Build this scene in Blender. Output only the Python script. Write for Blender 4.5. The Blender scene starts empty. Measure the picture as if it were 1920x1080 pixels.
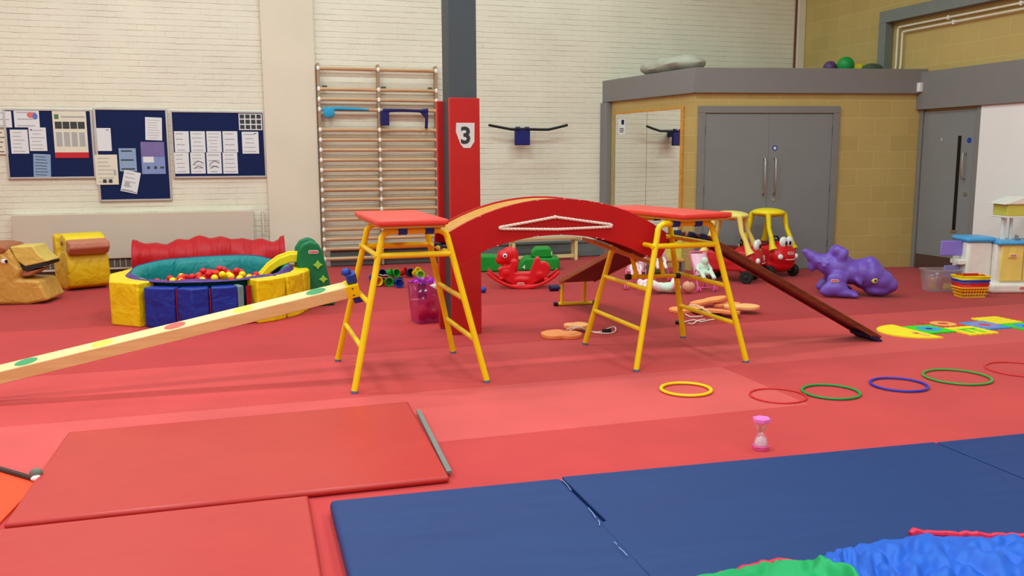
import bpy, math, random
from mathutils import Vector, Matrix, noise
random.seed(7)
PI = math.pi
COL = bpy.context.scene.collection
SC = bpy.context.scene

# ------------------------------------------------------------------ camera
CAM_H = 1.5; FPX = 1650.0
PITCH = math.atan(243/1650.0); ROLL = math.radians(.25); YAW = math.radians(17.4)
cf = Vector((math.sin(YAW)*math.cos(PITCH), math.cos(YAW)*math.cos(PITCH), -math.sin(PITCH)))
r0 = Vector((math.cos(YAW), -math.sin(YAW), 0)); u0 = r0.cross(cf)
cr = r0*math.cos(ROLL) - u0*math.sin(ROLL); cu = u0*math.cos(ROLL) + r0*math.sin(ROLL)
cam = bpy.data.cameras.new('camera'); camo = bpy.data.objects.new('camera', cam); COL.objects.link(camo)
camo.matrix_world = Matrix(((cr.x, cu.x, -cf.x, 0), (cr.y, cu.y, -cf.y, 0), (cr.z, cu.z, -cf.z, CAM_H), (0, 0, 0, 1)))
cam.sensor_width = 36; cam.lens = 36*FPX/1920; cam.clip_start = .05
SC.camera = camo

def ray(px, py): return cf + cr*((px-960)/FPX) + cu*((540-py)/FPX)
def fl(px, py, z=0):
    d = ray(px, py); t = (z-CAM_H)/d.z; return Vector((d.x*t, d.y*t, z))
def pv(px, py, v):
    d = ray(px, py); t = v/d.y; return Vector((d.x*t, v, CAM_H+d.z*t))
IR = Vector((math.cos(YAW), -math.sin(YAW), 0)); IT = Vector((-math.sin(YAW), -math.cos(YAW), 0))   # plan directions across the room and towards the viewer

# ------------------------------------------------------------------ materials
def lin(c):
    o = []
    for x in c[:3]:
        x = x/255.0
        o.append(x/12.92 if x <= .04045 else ((x+.055)/1.055)**2.4)
    return (*o, 1)
MC = {}
def mat(name, col, rough=.5, var=.06, nscale=8, bump=0, bscale=60, metal=0, spec=.35, trans=0, alpha=1, coat=0, sheen=0):
    if name in MC: return MC[name]
    m = bpy.data.materials.new(name); m.use_nodes = True; N = m.node_tree.nodes; L = m.node_tree.links
    b = N['Principled BSDF']; b.inputs['Roughness'].default_value = rough; b.inputs['Metallic'].default_value = metal
    b.inputs['Specular IOR Level'].default_value = spec
    b.inputs['Transmission Weight'].default_value = trans; b.inputs['Alpha'].default_value = alpha
    b.inputs['Coat Weight'].default_value = coat
    tc = N.new('ShaderNodeTexCoord'); n = N.new('ShaderNodeTexNoise'); n.inputs['Scale'].default_value = nscale; n.inputs['Detail'].default_value = 4
    L.new(tc.outputs['Object'], n.inputs['Vector'])
    mx = N.new('ShaderNodeMix'); mx.data_type = 'RGBA'; c = lin(col)
    mx.inputs[6].default_value = tuple(max(0, x*(1-var*2)) for x in c[:3])+(1,); mx.inputs[7].default_value = tuple(min(1, x*(1+var*2)) for x in c[:3])+(1,)
    L.new(n.outputs['Fac'], mx.inputs[0]); L.new(mx.outputs[2], b.inputs['Base Color'])
    if bump:
        n2 = N.new('ShaderNodeTexNoise'); n2.inputs['Scale'].default_value = bscale; n2.inputs['Detail'].default_value = 3
        L.new(tc.outputs['Object'], n2.inputs['Vector'])
        bp = N.new('ShaderNodeBump'); bp.inputs['Strength'].default_value = bump; bp.inputs['Distance'].default_value = .01
        L.new(n2.outputs['Fac'], bp.inputs['Height']); L.new(bp.outputs['Normal'], b.inputs['Normal'])
    MC[name] = m; return m

def brickmat(name, c1, c2, mortar, bw, bh, msize, bump=.5, rough=.6, stain=None):
    m = bpy.data.materials.new(name); m.use_nodes = True; N = m.node_tree.nodes; L = m.node_tree.links
    b = N['Principled BSDF']; b.inputs['Roughness'].default_value = rough
    tc = N.new('ShaderNodeTexCoord'); sp = N.new('ShaderNodeSeparateXYZ'); cb = N.new('ShaderNodeCombineXYZ')
    L.new(tc.outputs['Object'], sp.inputs[0]); L.new(sp.outputs['X'], cb.inputs['X']); L.new(sp.outputs['Z'], cb.inputs['Y'])
    nz = N.new('ShaderNodeTexNoise'); nz.inputs['Scale'].default_value = 14; nz.inputs['Detail'].default_value = 2
    L.new(tc.outputs['Object'], nz.inputs['Vector'])
    ad = N.new('ShaderNodeVectorMath'); ad.operation = 'MULTIPLY_ADD'; ad.inputs[1].default_value = ((.02, .016, 0) if stain else (.008, .008, 0))
    L.new(nz.outputs['Color'], ad.inputs[0]); L.new(cb.outputs[0], ad.inputs[2])
    br = N.new('ShaderNodeTexBrick'); br.inputs['Scale'].default_value = 1; br.inputs['Brick Width'].default_value = bw; br.inputs['Row Height'].default_value = bh
    br.inputs['Mortar Size'].default_value = msize; br.inputs['Mortar Smooth'].default_value = .6; br.inputs['Bias'].default_value = 0
    br.inputs['Color1'].default_value = lin(c1); br.inputs['Color2'].default_value = lin(c2); br.inputs['Mortar'].default_value = lin(mortar)
    L.new(ad.outputs[0], br.inputs['Vector'])
    if stain:
        b2 = N.new('ShaderNodeTexBrick'); b2.inputs['Scale'].default_value = 1; b2.inputs['Brick Width'].default_value = 60; b2.inputs['Row Height'].default_value = bh
        b2.inputs['Mortar Size'].default_value = msize; b2.inputs['Mortar Smooth'].default_value = .8
        b2.inputs['Color1'].default_value = lin(c1); b2.inputs['Color2'].default_value = lin(c2); b2.inputs['Mortar'].default_value = lin(mortar); L.new(ad.outputs[0], b2.inputs['Vector'])
    colout = br.outputs['Color']
    if stain:
        nm = N.new('ShaderNodeTexNoise'); nm.inputs['Scale'].default_value = 3.2; nm.inputs['Detail'].default_value = 5; nm.inputs['Roughness'].default_value = .7
        mpp = N.new('ShaderNodeMapping'); mpp.inputs['Scale'].default_value = (.7, 1, 3); L.new(tc.outputs['Object'], mpp.inputs['Vector']); L.new(mpp.outputs[0], nm.inputs['Vector'])
        mk = N.new('ShaderNodeMapRange'); mk.inputs[1].default_value = .38; mk.inputs[2].default_value = .66; mk.inputs[3].default_value = .1; L.new(nm.outputs['Fac'], mk.inputs[0])
        v1 = N.new('ShaderNodeMath'); v1.operation = 'MULTIPLY'; v1.inputs[1].default_value = .38; L.new(br.outputs['Fac'], v1.inputs[0])
        v2 = N.new('ShaderNodeMath'); v2.operation = 'MAXIMUM'; L.new(v1.outputs[0], v2.inputs[0]); L.new(b2.outputs['Fac'], v2.inputs[1])
        v3 = N.new('ShaderNodeMath'); v3.operation = 'MULTIPLY'; L.new(v2.outputs[0], v3.inputs[0]); L.new(mk.outputs[0], v3.inputs[1])
        mc = N.new('ShaderNodeMix'); mc.data_type = 'RGBA'; mc.inputs[6].default_value = lin(c1); mc.inputs[7].default_value = lin(mortar); L.new(v3.outputs[0], mc.inputs[0]); colout = mc.outputs[2]
    n = N.new('ShaderNodeTexNoise'); n.inputs['Scale'].default_value = 1.3; n.inputs['Detail'].default_value = 6
    L.new(tc.outputs['Object'], n.inputs['Vector'])
    mr = N.new('ShaderNodeMapRange'); mr.inputs[3].default_value = .86; mr.inputs[4].default_value = 1.1; L.new(n.outputs['Fac'], mr.inputs[0])
    mx = N.new('ShaderNodeMix'); mx.data_type = 'RGBA'; mx.blend_type = 'MULTIPLY'; mx.inputs[0].default_value = 1
    L.new(colout, mx.inputs[6]); L.new(mr.outputs[0], mx.inputs[7]); L.new(mx.outputs[2], b.inputs['Base Color'])
    bp = N.new('ShaderNodeBump'); bp.inputs['Strength'].default_value = bump; bp.inputs['Distance'].default_value = .008
    ff_ = br.outputs['Fac']; msk = None
    if stain:
        ff_ = v3.outputs[0]
    iv = N.new('ShaderNodeMath'); iv.operation = 'SUBTRACT'; iv.inputs[0].default_value = 1; L.new(ff_, iv.inputs[1])
    n3 = N.new('ShaderNodeTexNoise'); n3.inputs['Scale'].default_value = 30; L.new(tc.outputs['Object'], n3.inputs['Vector'])
    a2 = N.new('ShaderNodeMath'); a2.operation = 'MULTIPLY_ADD'; a2.inputs[1].default_value = .35; L.new(n3.outputs['Fac'], a2.inputs[0]); L.new(iv.outputs[0], a2.inputs[2])
    L.new(a2.outputs[0], bp.inputs['Height']); L.new(bp.outputs['Normal'], b.inputs['Normal'])
    return m

def floormat():
    m = bpy.data.materials.new('red_carpet'); m.use_nodes = True; N = m.node_tree.nodes; L = m.node_tree.links
    b = N['Principled BSDF']; b.inputs['Roughness'].default_value = .8; b.inputs['Sheen Weight'].default_value = .15; b.inputs['Sheen Roughness'].default_value = .4
    b.inputs['Specular IOR Level'].default_value = .25
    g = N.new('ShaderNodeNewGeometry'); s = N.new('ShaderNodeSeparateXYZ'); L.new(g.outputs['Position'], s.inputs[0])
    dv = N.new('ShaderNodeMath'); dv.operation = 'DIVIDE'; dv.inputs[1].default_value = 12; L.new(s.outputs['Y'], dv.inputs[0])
    cols = [(196, 54, 54), (212, 78, 76), (202, 60, 60), (184, 40, 43), (170, 30, 34)]  # pile tones by strip; the last, far ones also carry the weaker light there
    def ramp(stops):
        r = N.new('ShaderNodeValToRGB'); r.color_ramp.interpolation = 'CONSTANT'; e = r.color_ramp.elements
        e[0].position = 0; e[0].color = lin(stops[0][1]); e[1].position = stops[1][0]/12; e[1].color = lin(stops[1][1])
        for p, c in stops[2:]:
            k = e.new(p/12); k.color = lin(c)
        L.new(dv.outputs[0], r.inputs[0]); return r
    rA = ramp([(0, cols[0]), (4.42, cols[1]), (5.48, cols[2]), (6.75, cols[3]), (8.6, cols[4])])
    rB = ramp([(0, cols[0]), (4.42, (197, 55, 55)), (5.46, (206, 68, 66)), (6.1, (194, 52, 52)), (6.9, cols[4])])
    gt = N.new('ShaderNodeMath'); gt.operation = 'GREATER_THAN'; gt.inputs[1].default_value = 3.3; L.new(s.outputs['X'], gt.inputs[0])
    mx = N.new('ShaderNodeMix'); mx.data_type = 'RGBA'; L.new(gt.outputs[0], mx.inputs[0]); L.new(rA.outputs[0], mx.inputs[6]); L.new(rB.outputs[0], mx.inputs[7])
    n = N.new('ShaderNodeTexNoise'); n.inputs['Scale'].default_value = 250; n.inputs['Detail'].default_value = 2; L.new(g.outputs['Position'], n.inputs['Vector'])
    n2 = N.new('ShaderNodeTexNoise'); n2.inputs['Scale'].default_value = 1.6; n2.inputs['Detail'].default_value = 5; L.new(g.outputs['Position'], n2.inputs['Vector'])
    sm = N.new('ShaderNodeMath'); sm.operation = 'MULTIPLY_ADD'; sm.inputs[1].default_value = .5; L.new(n.outputs['Fac'], sm.inputs[0]); L.new(n2.outputs['Fac'], sm.inputs[2])
    mr = N.new('ShaderNodeMapRange'); mr.inputs[1].default_value = .3; mr.inputs[2].default_value = 1.2; mr.inputs[3].default_value = .82; mr.inputs[4].default_value = 1.18
    L.new(sm.outputs[0], mr.inputs[0])
    m2 = N.new('ShaderNodeMix'); m2.data_type = 'RGBA'; m2.blend_type = 'MULTIPLY'; m2.inputs[0].default_value = 1
    L.new(mx.outputs[2], m2.inputs[6]); L.new(mr.outputs[0], m2.inputs[7]); L.new(m2.outputs[2], b.inputs['Base Color'])
    bp = N.new('ShaderNodeBump'); bp.inputs['Strength'].default_value = .25; bp.inputs['Distance'].default_value = .004
    L.new(n.outputs['Fac'], bp.inputs['Height']); L.new(bp.outputs['Normal'], b.inputs['Normal'])
    return m

def vinylmat(name, col, rough=.38, wr=1.0, scale=2.0, stretch=(1, 1, 1)):
    m = mat(name, col, rough, .04, 3)
    N = m.node_tree.nodes; L = m.node_tree.links; b = N['Principled BSDF']
    tc = N.new('ShaderNodeTexCoord'); mp = N.new('ShaderNodeMapping'); mp.inputs['Scale'].default_value = stretch; mp.inputs['Rotation'].default_value = (0, 0, .5)
    L.new(tc.outputs['Object'], mp.inputs['Vector'])
    n = N.new('ShaderNodeTexNoise'); n.inputs['Scale'].default_value = scale; n.inputs['Detail'].default_value = 2.5; n.inputs['Distortion'].default_value = .6
    L.new(mp.outputs[0], n.inputs['Vector'])
    bp = N.new('ShaderNodeBump'); bp.inputs['Strength'].default_value = wr; bp.inputs['Distance'].default_value = .03
    L.new(n.outputs['Fac'], bp.inputs['Height']); L.new(bp.outputs['Normal'], b.inputs['Normal'])
    return m

def woodmat(name, c1, c2, rough=.4, scale=(1, 14, 14)):
    m = bpy.data.materials.new(name); m.use_nodes = True; N = m.node_tree.nodes; L = m.node_tree.links
    b = N['Principled BSDF']; b.inputs['Roughness'].default_value = rough
    tc = N.new('ShaderNodeTexCoord'); mp = N.new('ShaderNodeMapping'); mp.inputs['Scale'].default_value = scale; L.new(tc.outputs['Object'], mp.inputs['Vector'])
    n = N.new('ShaderNodeTexNoise'); n.inputs['Scale'].default_value = 2.5; n.inputs['Detail'].default_value = 5; L.new(mp.outputs[0], n.inputs['Vector'])
    mx = N.new('ShaderNodeMix'); mx.data_type = 'RGBA'; mx.inputs[6].default_value = lin(c1); mx.inputs[7].default_value = lin(c2)
    mr = N.new('ShaderNodeMapRange'); mr.inputs[1].default_value = .35; mr.inputs[2].default_value = .65; L.new(n.outputs['Fac'], mr.inputs[0])
    L.new(mr.outputs[0], mx.inputs[0]); L.new(mx.outputs[2], b.inputs['Base Color'])
    return m

M = dict(
 ybar=mat('yellow_enamel', (244, 206, 10), .3, .03, 5), padred=mat('coral_vinyl', (226, 66, 54), .4, .03),
 panelred=mat('red_paint', (184, 12, 18), .42, .05, 4), deck=woodmat('ochre_wood', (212, 150, 58), (190, 128, 44), .45),
 blue=mat('blue_plastic', (28, 62, 160), .4), navy=mat('navy_plastic', (26, 26, 70), .45), black=mat('black_plastic', (22, 20, 22), .45),
 birch=woodmat('birch_ply', (236, 214, 152), (226, 200, 134), .45), pine=woodmat('pine_rung', (206, 162, 118), (184, 138, 94), .45),
 post=woodmat('post_wood', (176, 144, 112), (158, 126, 96), .5, (14, 14, 1)), brown=woodmat('brown_wood', (122, 52, 26), (98, 40, 20), .35),
 darkred=mat('oxblood_board', (96, 18, 16), .5), steel=mat('grey_steel', (74, 84, 90), .5, .06, 4), steeld=mat('grey_web', (56, 66, 70), .5, .05, 4),
 colred=mat('column_pad_red', (190, 30, 28), .45, .08, 3, .15, 14), white=mat('white_paper', (222, 220, 220), .6, .02), ink=mat('dark_ink', (52, 56, 60), .7),
 greyp=mat('grey_paint', (128, 123, 120), .5, .03, 5), greydoor=mat('grey_door_paint', (130, 128, 127), .45, .03, 4), greyd=mat('dark_grey_paint', (84, 82, 80), .5),
 plaster=mat('cream_plaster', (222, 208, 186), .7, .04, 1.5, .1, 10), whitewall=mat('white_plaster', (240, 232, 228), .7, .02, 2),
 chrome=mat('brushed_steel', (200, 196, 188), .28, .02, metal=1), mirror=mat('mirror_glass', (236, 236, 232), .015, 0, metal=1),
 felt=mat('navy_felt', (8, 26, 74), .9, .08, 40), alu=mat('aluminium', (196, 192, 186), .35, .02, metal=.6),
 radiator=mat('beige_enamel', (206, 190, 170), .5, .02, 3), dark=mat('dark_gap', (40, 36, 32), .8),
 tunnel=vinylmat('red_nylon', (192, 22, 30), .5, .6, 5, (3, .6, .6)),
 syel=vinylmat('yellow_vinyl', (232, 196, 8), .4, .8, 7), sblue=vinylmat('blue_vinyl', (18, 44, 142), .4, .8, 7), steal=vinylmat('teal_vinyl', (0, 122, 122), .4, .9, 7),
 spur=vinylmat('purple_vinyl', (78, 42, 120), .4, .5, 7), sred=vinylmat('maroon_vinyl', (150, 20, 34), .4, .5, 7), sgrey=vinylmat('grey_vinyl', (110, 128, 132), .4, .5, 7),
 tan=vinylmat('tan_vinyl', (198, 144, 62), .5, .9, 7), tand=vinylmat('brown_vinyl', (160, 92, 52), .5, .7, 7), sand=vinylmat('sand_vinyl', (214, 178, 84), .5, .7, 7),
 dyel=vinylmat('duck_yellow', (218, 172, 8), .45, .9, 7), rosy=vinylmat('rosy_brown_vinyl', (188, 112, 84), .45, .6, 6),
 green=mat('green_plastic', (8, 108, 62), .4, .05, 4), lime=mat('lime_plastic', (150, 196, 60), .45), yslide=mat('yellow_plastic', (236, 206, 16), .38, .03),
 toyred=mat('toy_red', (214, 22, 30), .32, .03, 5), toyredA=mat('faded_toy_red', (200, 36, 40), .4, .05, 5), toyyelA=mat('faded_toy_yellow', (240, 212, 112), .42, .05, 5), toyyelB=mat('toy_yellow', (238, 208, 10), .35, .03),
 rubber=mat('tyre_black', (26, 30, 28), .6), purple=mat('toy_purple', (112, 78, 176), .36, .06, 4), white2=mat('white_plastic', (238, 232, 228), .4, .02),
 gfoam=vinylmat('green_foam', (8, 136, 36), .55, .4, 6), orangef=mat('orange_foam', (255, 152, 88), .7, .05, 10, .1, 60), orangef2=mat('pale_orange_foam', (255, 176, 112), .7, .04, 10, .1, 60),
 rope=mat('white_rope', (236, 216, 200), .8, .1, 30, .3, 80), pink=mat('pink_plastic', (236, 96, 160), .4, .04), palepink=mat('pale_pink_cloth', (240, 176, 190), .8, .12, 30),
 skin=mat('doll_skin', (216, 146, 118), .5, .04), mint=mat('mint_cloth', (204, 220, 200), .85, .1, 12), blush=mat('blush_cloth', (240, 208, 208), .85, .06, 12),
 bin=mat('magenta_clear', (214, 50, 150), .12, .03, trans=.75, alpha=.5), clearbox=mat('clear_plastic', (232, 226, 232), .15, .02, trans=.8, alpha=.55), lilacclear=mat('lilac_clear', (170, 160, 225), .2, .02, trans=.5, alpha=.8),
 tinsel=mat('purple_tinsel', (170, 40, 190), .25, .3, 60, metal=.5), lilac=mat('lilac_plastic', (140, 118, 208), .4), kblue=mat('sky_blue_plastic', (78, 164, 220), .35), kyel=mat('custard_plastic', (242, 212, 110), .4), kwhite=mat('ivory_plastic', (236, 228, 218), .4),
 khood=mat('olive_yellow_plastic', (208, 200, 84), .45), matred=vinylmat('red_mat_vinyl', (192, 50, 46), .34, .12, 1.6, (1, 2.5, 1)), matred2=vinylmat('pink_red_mat_vinyl', (192, 52, 50), .32, .12, 1.6, (1, 2.5, 1)), matside=mat('dark_red_vinyl', (150, 30, 30), .5),
 matblue=vinylmat('blue_mat_vinyl', (15, 50, 106), .55, 1.0, .9, (.8, 3.0, 1)), orangemat=mat('orange_mat', (240, 70, 20), .6, .05, 6), velcro=mat('grey_velcro', (124, 124, 116), .9, .15, 80),
 parag=mat('green_nylon', (8, 158, 88), .55, .05, 6), parab=mat('blue_nylon', (24, 92, 196), .5, .05, 6), parar=mat('red_nylon_edge', (226, 40, 70), .55),
 hy=mat('hoop_yellow', (250, 206, 6), .35), hr=mat('hoop_red', (220, 44, 44), .35), hg=mat('hoop_green', (18, 150, 66), .35), hb=mat('hoop_blue', (36, 52, 178), .35), hg2=mat('hoop_lime', (52, 160, 60), .35),
 hgp=mat('candy_pink', (246, 124, 200), .35), hgd=mat('deep_pink', (226, 84, 150), .35), hglass=mat('timer_glass', (250, 214, 226), .08, .01, trans=.85, alpha=.6), sandw=mat('white_sand', (248, 222, 226), .8),
 foamy=mat('mat_yellow', (250, 214, 30), .75), foamo=mat('mat_apricot', (246, 170, 90), .75), foamg=mat('mat_green', (60, 205, 30), .75), foamb=mat('mat_blue', (64, 150, 214), .75), foamr=mat('mat_red', (206, 70, 60), .75), foamp=mat('mat_lilac', (150, 130, 196), .75),
 )

# ------------------------------------------------------------------ mesh builder
def frame(o, X, Y, Z):
    X, Y, Z = Vector(X).normalized(), Vector(Y).normalized(), Vector(Z).normalized()
    return Matrix(((X.x, Y.x, Z.x, o[0]), (X.y, Y.y, Z.y, o[1]), (X.z, Y.z, Z.z, o[2]), (0, 0, 0, 1)))
XZ = lambda y=0: frame((0, y, 0), (1, 0, 0), (0, 0, 1), (0, -1, 0))     # profile x,z ; extrusion to -y
class MB:
    def __init__(s): s.v = []; s.f = []; s.m = []
    def add(s, vs, fs, Mx=None, mi=0):
        n = len(s.v)
        s.v += [tuple(Mx @ Vector(v)) if Mx else tuple(v) for v in vs]
        s.f += [tuple(i+n for i in f) for f in fs]; s.m += [mi]*len(fs); return s
    def box(s, c, d, Mx=None, mi=0, taper=1):
        x, y, z = d[0]/2, d[1]/2, d[2]/2; t = taper
        vs = [(c[0]+a*x*(t if k > 0 else 1), c[1]+b*y*(t if k > 0 else 1), c[2]+k*z) for k in (-1, 1) for a, b in ((-1, -1), (1, -1), (1, 1), (-1, 1))]
        return s.add(vs, [(3, 2, 1, 0), (4, 5, 6, 7), (0, 1, 5, 4), (1, 2, 6, 5), (2, 3, 7, 6), (3, 0, 4, 7)], Mx, mi)
    def tube(s, pts, r, seg=10, closed=False, Mx=None, mi=0, caps=True, flat=1):
        P = [Vector(p) for p in pts]; n = len(P); R = r if isinstance(r, (list, tuple)) else [r]*n
        T = []
        for i in range(n):
            a = P[(i-1) % n] if closed or i > 0 else P[i]; b = P[(i+1) % n] if closed or i < n-1 else P[i]
            T.append((b-a).normalized())
        up = Vector((0, 0, 1)) if abs(T[0].z) < .9 else Vector((1, 0, 0))
        nrm = (up-T[0]*up.dot(T[0])).normalized(); vs = []; fs = []
        for i in range(n):
            nrm = (nrm-T[i]*nrm.dot(T[i])).normalized(); bi = T[i].cross(nrm)
            for k in range(seg):
                a = 2*PI*k/seg; vs.append(P[i]+nrm*math.cos(a)*R[i]*flat+bi*math.sin(a)*R[i])
        for i in range(n if closed else n-1):
            j = (i+1) % n
            for k in range(seg):
                k2 = (k+1) % seg; fs.append((i*seg+k, i*seg+k2, j*seg+k2, j*seg+k))
        if caps and not closed:
            fs.append(tuple(range(seg-1, -1, -1))); fs.append(tuple((n-1)*seg+k for k in range(seg)))
        return s.add(vs, fs, Mx, mi)
    def lathe(s, prof, seg=24, Mx=None, mi=0):
        vs = []; fs = []; n = len(prof)
        for r, z in prof:
            for k in range(seg): a = 2*PI*k/seg; vs.append((r*math.cos(a), r*math.sin(a), z))
        for i in range(n-1):
            for k in range(seg):
                k2 = (k+1) % seg; fs.append((i*seg+k, i*seg+k2, (i+1)*seg+k2, (i+1)*seg+k))
        fs.append(tuple(range(seg-1, -1, -1))); fs.append(tuple((n-1)*seg+k for k in range(seg)))
        return s.add(vs, fs, Mx, mi)
    def prism(s, poly, d0, d1, Mx=None, mi=0):
        n = len(poly); A = sum(poly[i][0]*poly[(i+1) % n][1]-poly[(i+1) % n][0]*poly[i][1] for i in range(n))
        if A < 0: poly = poly[::-1]
        vs = [(p[0], p[1], d0) for p in poly]+[(p[0], p[1], d1) for p in poly]
        fs = [tuple(range(n-1, -1, -1)), tuple(range(n, 2*n))]+[(i, (i+1) % n, n+(i+1) % n, n+i) for i in range(n)]
        return s.add(vs, fs, Mx, mi)
    def ell(s, c, r, Mx=None, mi=0, seg=20, rings=12, rot=None):
        if not isinstance(r, (tuple, list)): r = (r, r, r)
        vs = [(0, 0, -1)]; fs = []
        for i in range(1, rings):
            t = PI*i/rings
            for k in range(seg): a = 2*PI*k/seg; vs.append((math.sin(t)*math.cos(a), math.sin(t)*math.sin(a), -math.cos(t)))
        vs.append((0, 0, 1)); L = len(vs)-1
        for k in range(seg): fs.append((0, 1+(k+1) % seg, 1+k)); b = 1+(rings-2)*seg; fs.append((L, b+k, b+(k+1) % seg))
        for i in range(rings-2):
            for k in range(seg): a = 1+i*seg; fs.append((a+k, a+(k+1) % seg, a+seg+(k+1) % seg, a+seg+k))
        Rm = rot or Matrix.Identity(3); cc = Vector(c)
        vs = [cc + Rm @ Vector((v[0]*r[0], v[1]*r[1], v[2]*r[2])) for v in vs]
        return s.add(vs, fs, Mx, mi)
    def grid(s, fn, nu, nv, mi=0):
        vs = [fn(i/nu, j/nv) for j in range(nv+1) for i in range(nu+1)]; w = nu+1
        fs = [(j*w+i, j*w+i+1, (j+1)*w+i+1, (j+1)*w+i) for j in range(nv) for i in range(nu)]
        return s.add(vs, fs, None, mi)
    def build(s, name, m, parent=None, loc=None, rotz=0, smooth=True, ang=40, bevel=0, bseg=2, remesh=0, sub=0, solid=0, rot=None, sm=6):
        me = bpy.data.meshes.new(name); me.from_pydata(s.v, [], s.f); me.update()
        for mm in (m if isinstance(m, list) else [m]): me.materials.append(mm)
        if isinstance(m, list):
            for p, i in zip(me.polygons, s.m): p.material_index = i
        if smooth:
            me.polygons.foreach_set('use_smooth', [True]*len(me.polygons))
            if not (remesh or sub): me.set_sharp_from_angle(angle=math.radians(ang))
        o = bpy.data.objects.new(name, me); COL.objects.link(o)
        if parent: o.parent = parent
        if loc is not None: o.location = loc
        if rotz: o.rotation_euler = (0, 0, rotz)
        if rot: o.rotation_euler = rot
        if solid: q = o.modifiers.new('solid', 'SOLIDIFY'); q.thickness = solid; q.offset = 0
        if remesh:
            q = o.modifiers.new('remesh', 'REMESH'); q.mode = 'VOXEL'; q.voxel_size = remesh; q.use_smooth_shade = True
            q = o.modifiers.new('smooth', 'SMOOTH'); q.iterations = sm; q.factor = .6
        if bevel:
            q = o.modifiers.new('bevel', 'BEVEL'); q.width = bevel; q.segments = bseg; q.limit_method = 'ANGLE'; q.angle_limit = math.radians(35)
        if sub: q = o.modifiers.new('sub', 'SUBSURF'); q.levels = sub; q.render_levels = sub
        return o
def B(): return MB()
def tag(o, label, cat, group=None):
    o['label'] = label; o['category'] = cat
    if group: o['group'] = group
    return o
def struct(o): o['kind'] = 'structure'; return o
def thing(name, label, cat, loc=(0, 0, 0), rotz=0, group=None):
    o = bpy.data.objects.new(name, None); COL.objects.link(o); o.location = loc; o.rotation_euler = (0, 0, rotz); o.empty_display_size = .1
    return tag(o, label, cat, group)
def copy_tree(o, parent=None):
    c = o.copy(); COL.objects.link(c)
    if parent: c.parent = parent
    for ch in list(o.children): copy_tree(ch, c)
    return c
def text(name, s, size, Mx, m, parent=None, ext=.001, bold=0, align='CENTER', label=None):
    cu_ = bpy.data.curves.new(name, 'FONT'); cu_.body = s; cu_.size = size; cu_.extrude = ext; cu_.offset = bold; cu_.align_x = align; cu_.align_y = 'CENTER'; cu_.resolution_u = 3
    t = bpy.data.objects.new(name, cu_); COL.objects.link(t)
    dg = bpy.context.evaluated_depsgraph_get(); me = bpy.data.meshes.new_from_object(t.evaluated_get(dg)); me.name = name
    bpy.data.objects.remove(t); bpy.data.curves.remove(cu_); me.transform(Mx); me.materials.clear(); me.materials.append(m)
    o = bpy.data.objects.new(name, me); COL.objects.link(o); o.parent = parent
    return o
def wallrect(name, p0, p1, z0, z1, th, m, bevel=0):     # slab from p0 to p1 in plan, thickness behind (left normal is +)
    p0 = Vector((p0[0], p0[1], 0)); p1 = Vector((p1[0], p1[1], 0)); d = p1-p0
    o = B().box((d.length/2, th/2, (z0+z1)/2), (d.length, abs(th), z1-z0)).build(name, m, None, p0, math.atan2(d.y, d.x), bevel=bevel)
    return o
def plaque(parent, Mx, w, seq=None):    # small oval maker's badge
    def oval(a, b): return [(a*math.cos(t)*1.0+(b*.9 if math.cos(t) > 0 else -b*.9), b*math.sin(t)) for t in [i*PI/8+PI/16 for i in range(16)]]
    o = B().prism([(math.copysign(w*.32, x)+x*0+math.cos(t)*w*.18, math.sin(t)*w*.18) for t in [i*PI/10 for i in range(20)] for x in [math.cos(t+.001)]], 0, .003, Mx).build('badge', M['white2'], parent)
    o['label'] = 'white badge with red centre'
    i = B().prism([(math.copysign(w*.31, x)+math.cos(t)*w*.13, math.sin(t)*w*.13) for t in [i*PI/10 for i in range(20)] for x in [math.cos(t+.001)]], .003, .004, Mx).build('badge_centre', M['toyred'], o)
    text('lettering', 'little tikes', w*.17, Mx @ Matrix.Translation((0, 0, .005)), M['white2'], o, .0005)
    return o

# ================================================================== THE ROOM
white_brick = brickmat('white_painted_brick', (228, 219, 198), (225, 215, 193), (206, 193, 168), .225, .075, .007, .7, stain=True)
yellow_block = brickmat('sandy_blockwork', (192, 163, 96), (185, 156, 90), (202, 176, 114), .45, .225, .006, .35)
VB = 12.55; UR = 8.87; ZC = 6.0; UL = -7.5; VN = -5.5
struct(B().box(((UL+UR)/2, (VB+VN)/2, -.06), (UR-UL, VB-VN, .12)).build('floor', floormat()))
struct(B().box(((UL+UR)/2, (VB+VN)/2, ZC+.05), (UR-UL, VB-VN, .1)).build('ceiling', mat('ceiling_paint', (214, 210, 200), .8, .02)))
struct(wallrect('wall_back', (UL, VB), (UR, VB), 0, ZC, .2, white_brick))
struct(wallrect('wall_left', (UL, VN), (UL, VB), 0, ZC, .2, white_brick))
struct(wallrect('wall_near', (UR, VN), (UL, VN), 0, ZC, .2, white_brick))
struct(wallrect('wall_right', (UR, VB), (UR, VN), 0, ZC, .2, yellow_block))
# pilaster, corner strip
struct(B().box((.78, VB-.03, ZC/2), (.69, .06, ZC)).build('trim_1', M['plaster'], bevel=.005))
struct(B().box((UR-.07, VB-.03, ZC/2+1.3), (.13, .06, ZC-2.6)).build('trim_2', M['plaster'], bevel=.004))
struct(B().box((UR-.155, VB-.012, ZC/2+1.3), (.025, .024, ZC-2.6)).build('trim_3', mat('rust_pipe', (120, 60, 46), .6)))
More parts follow.
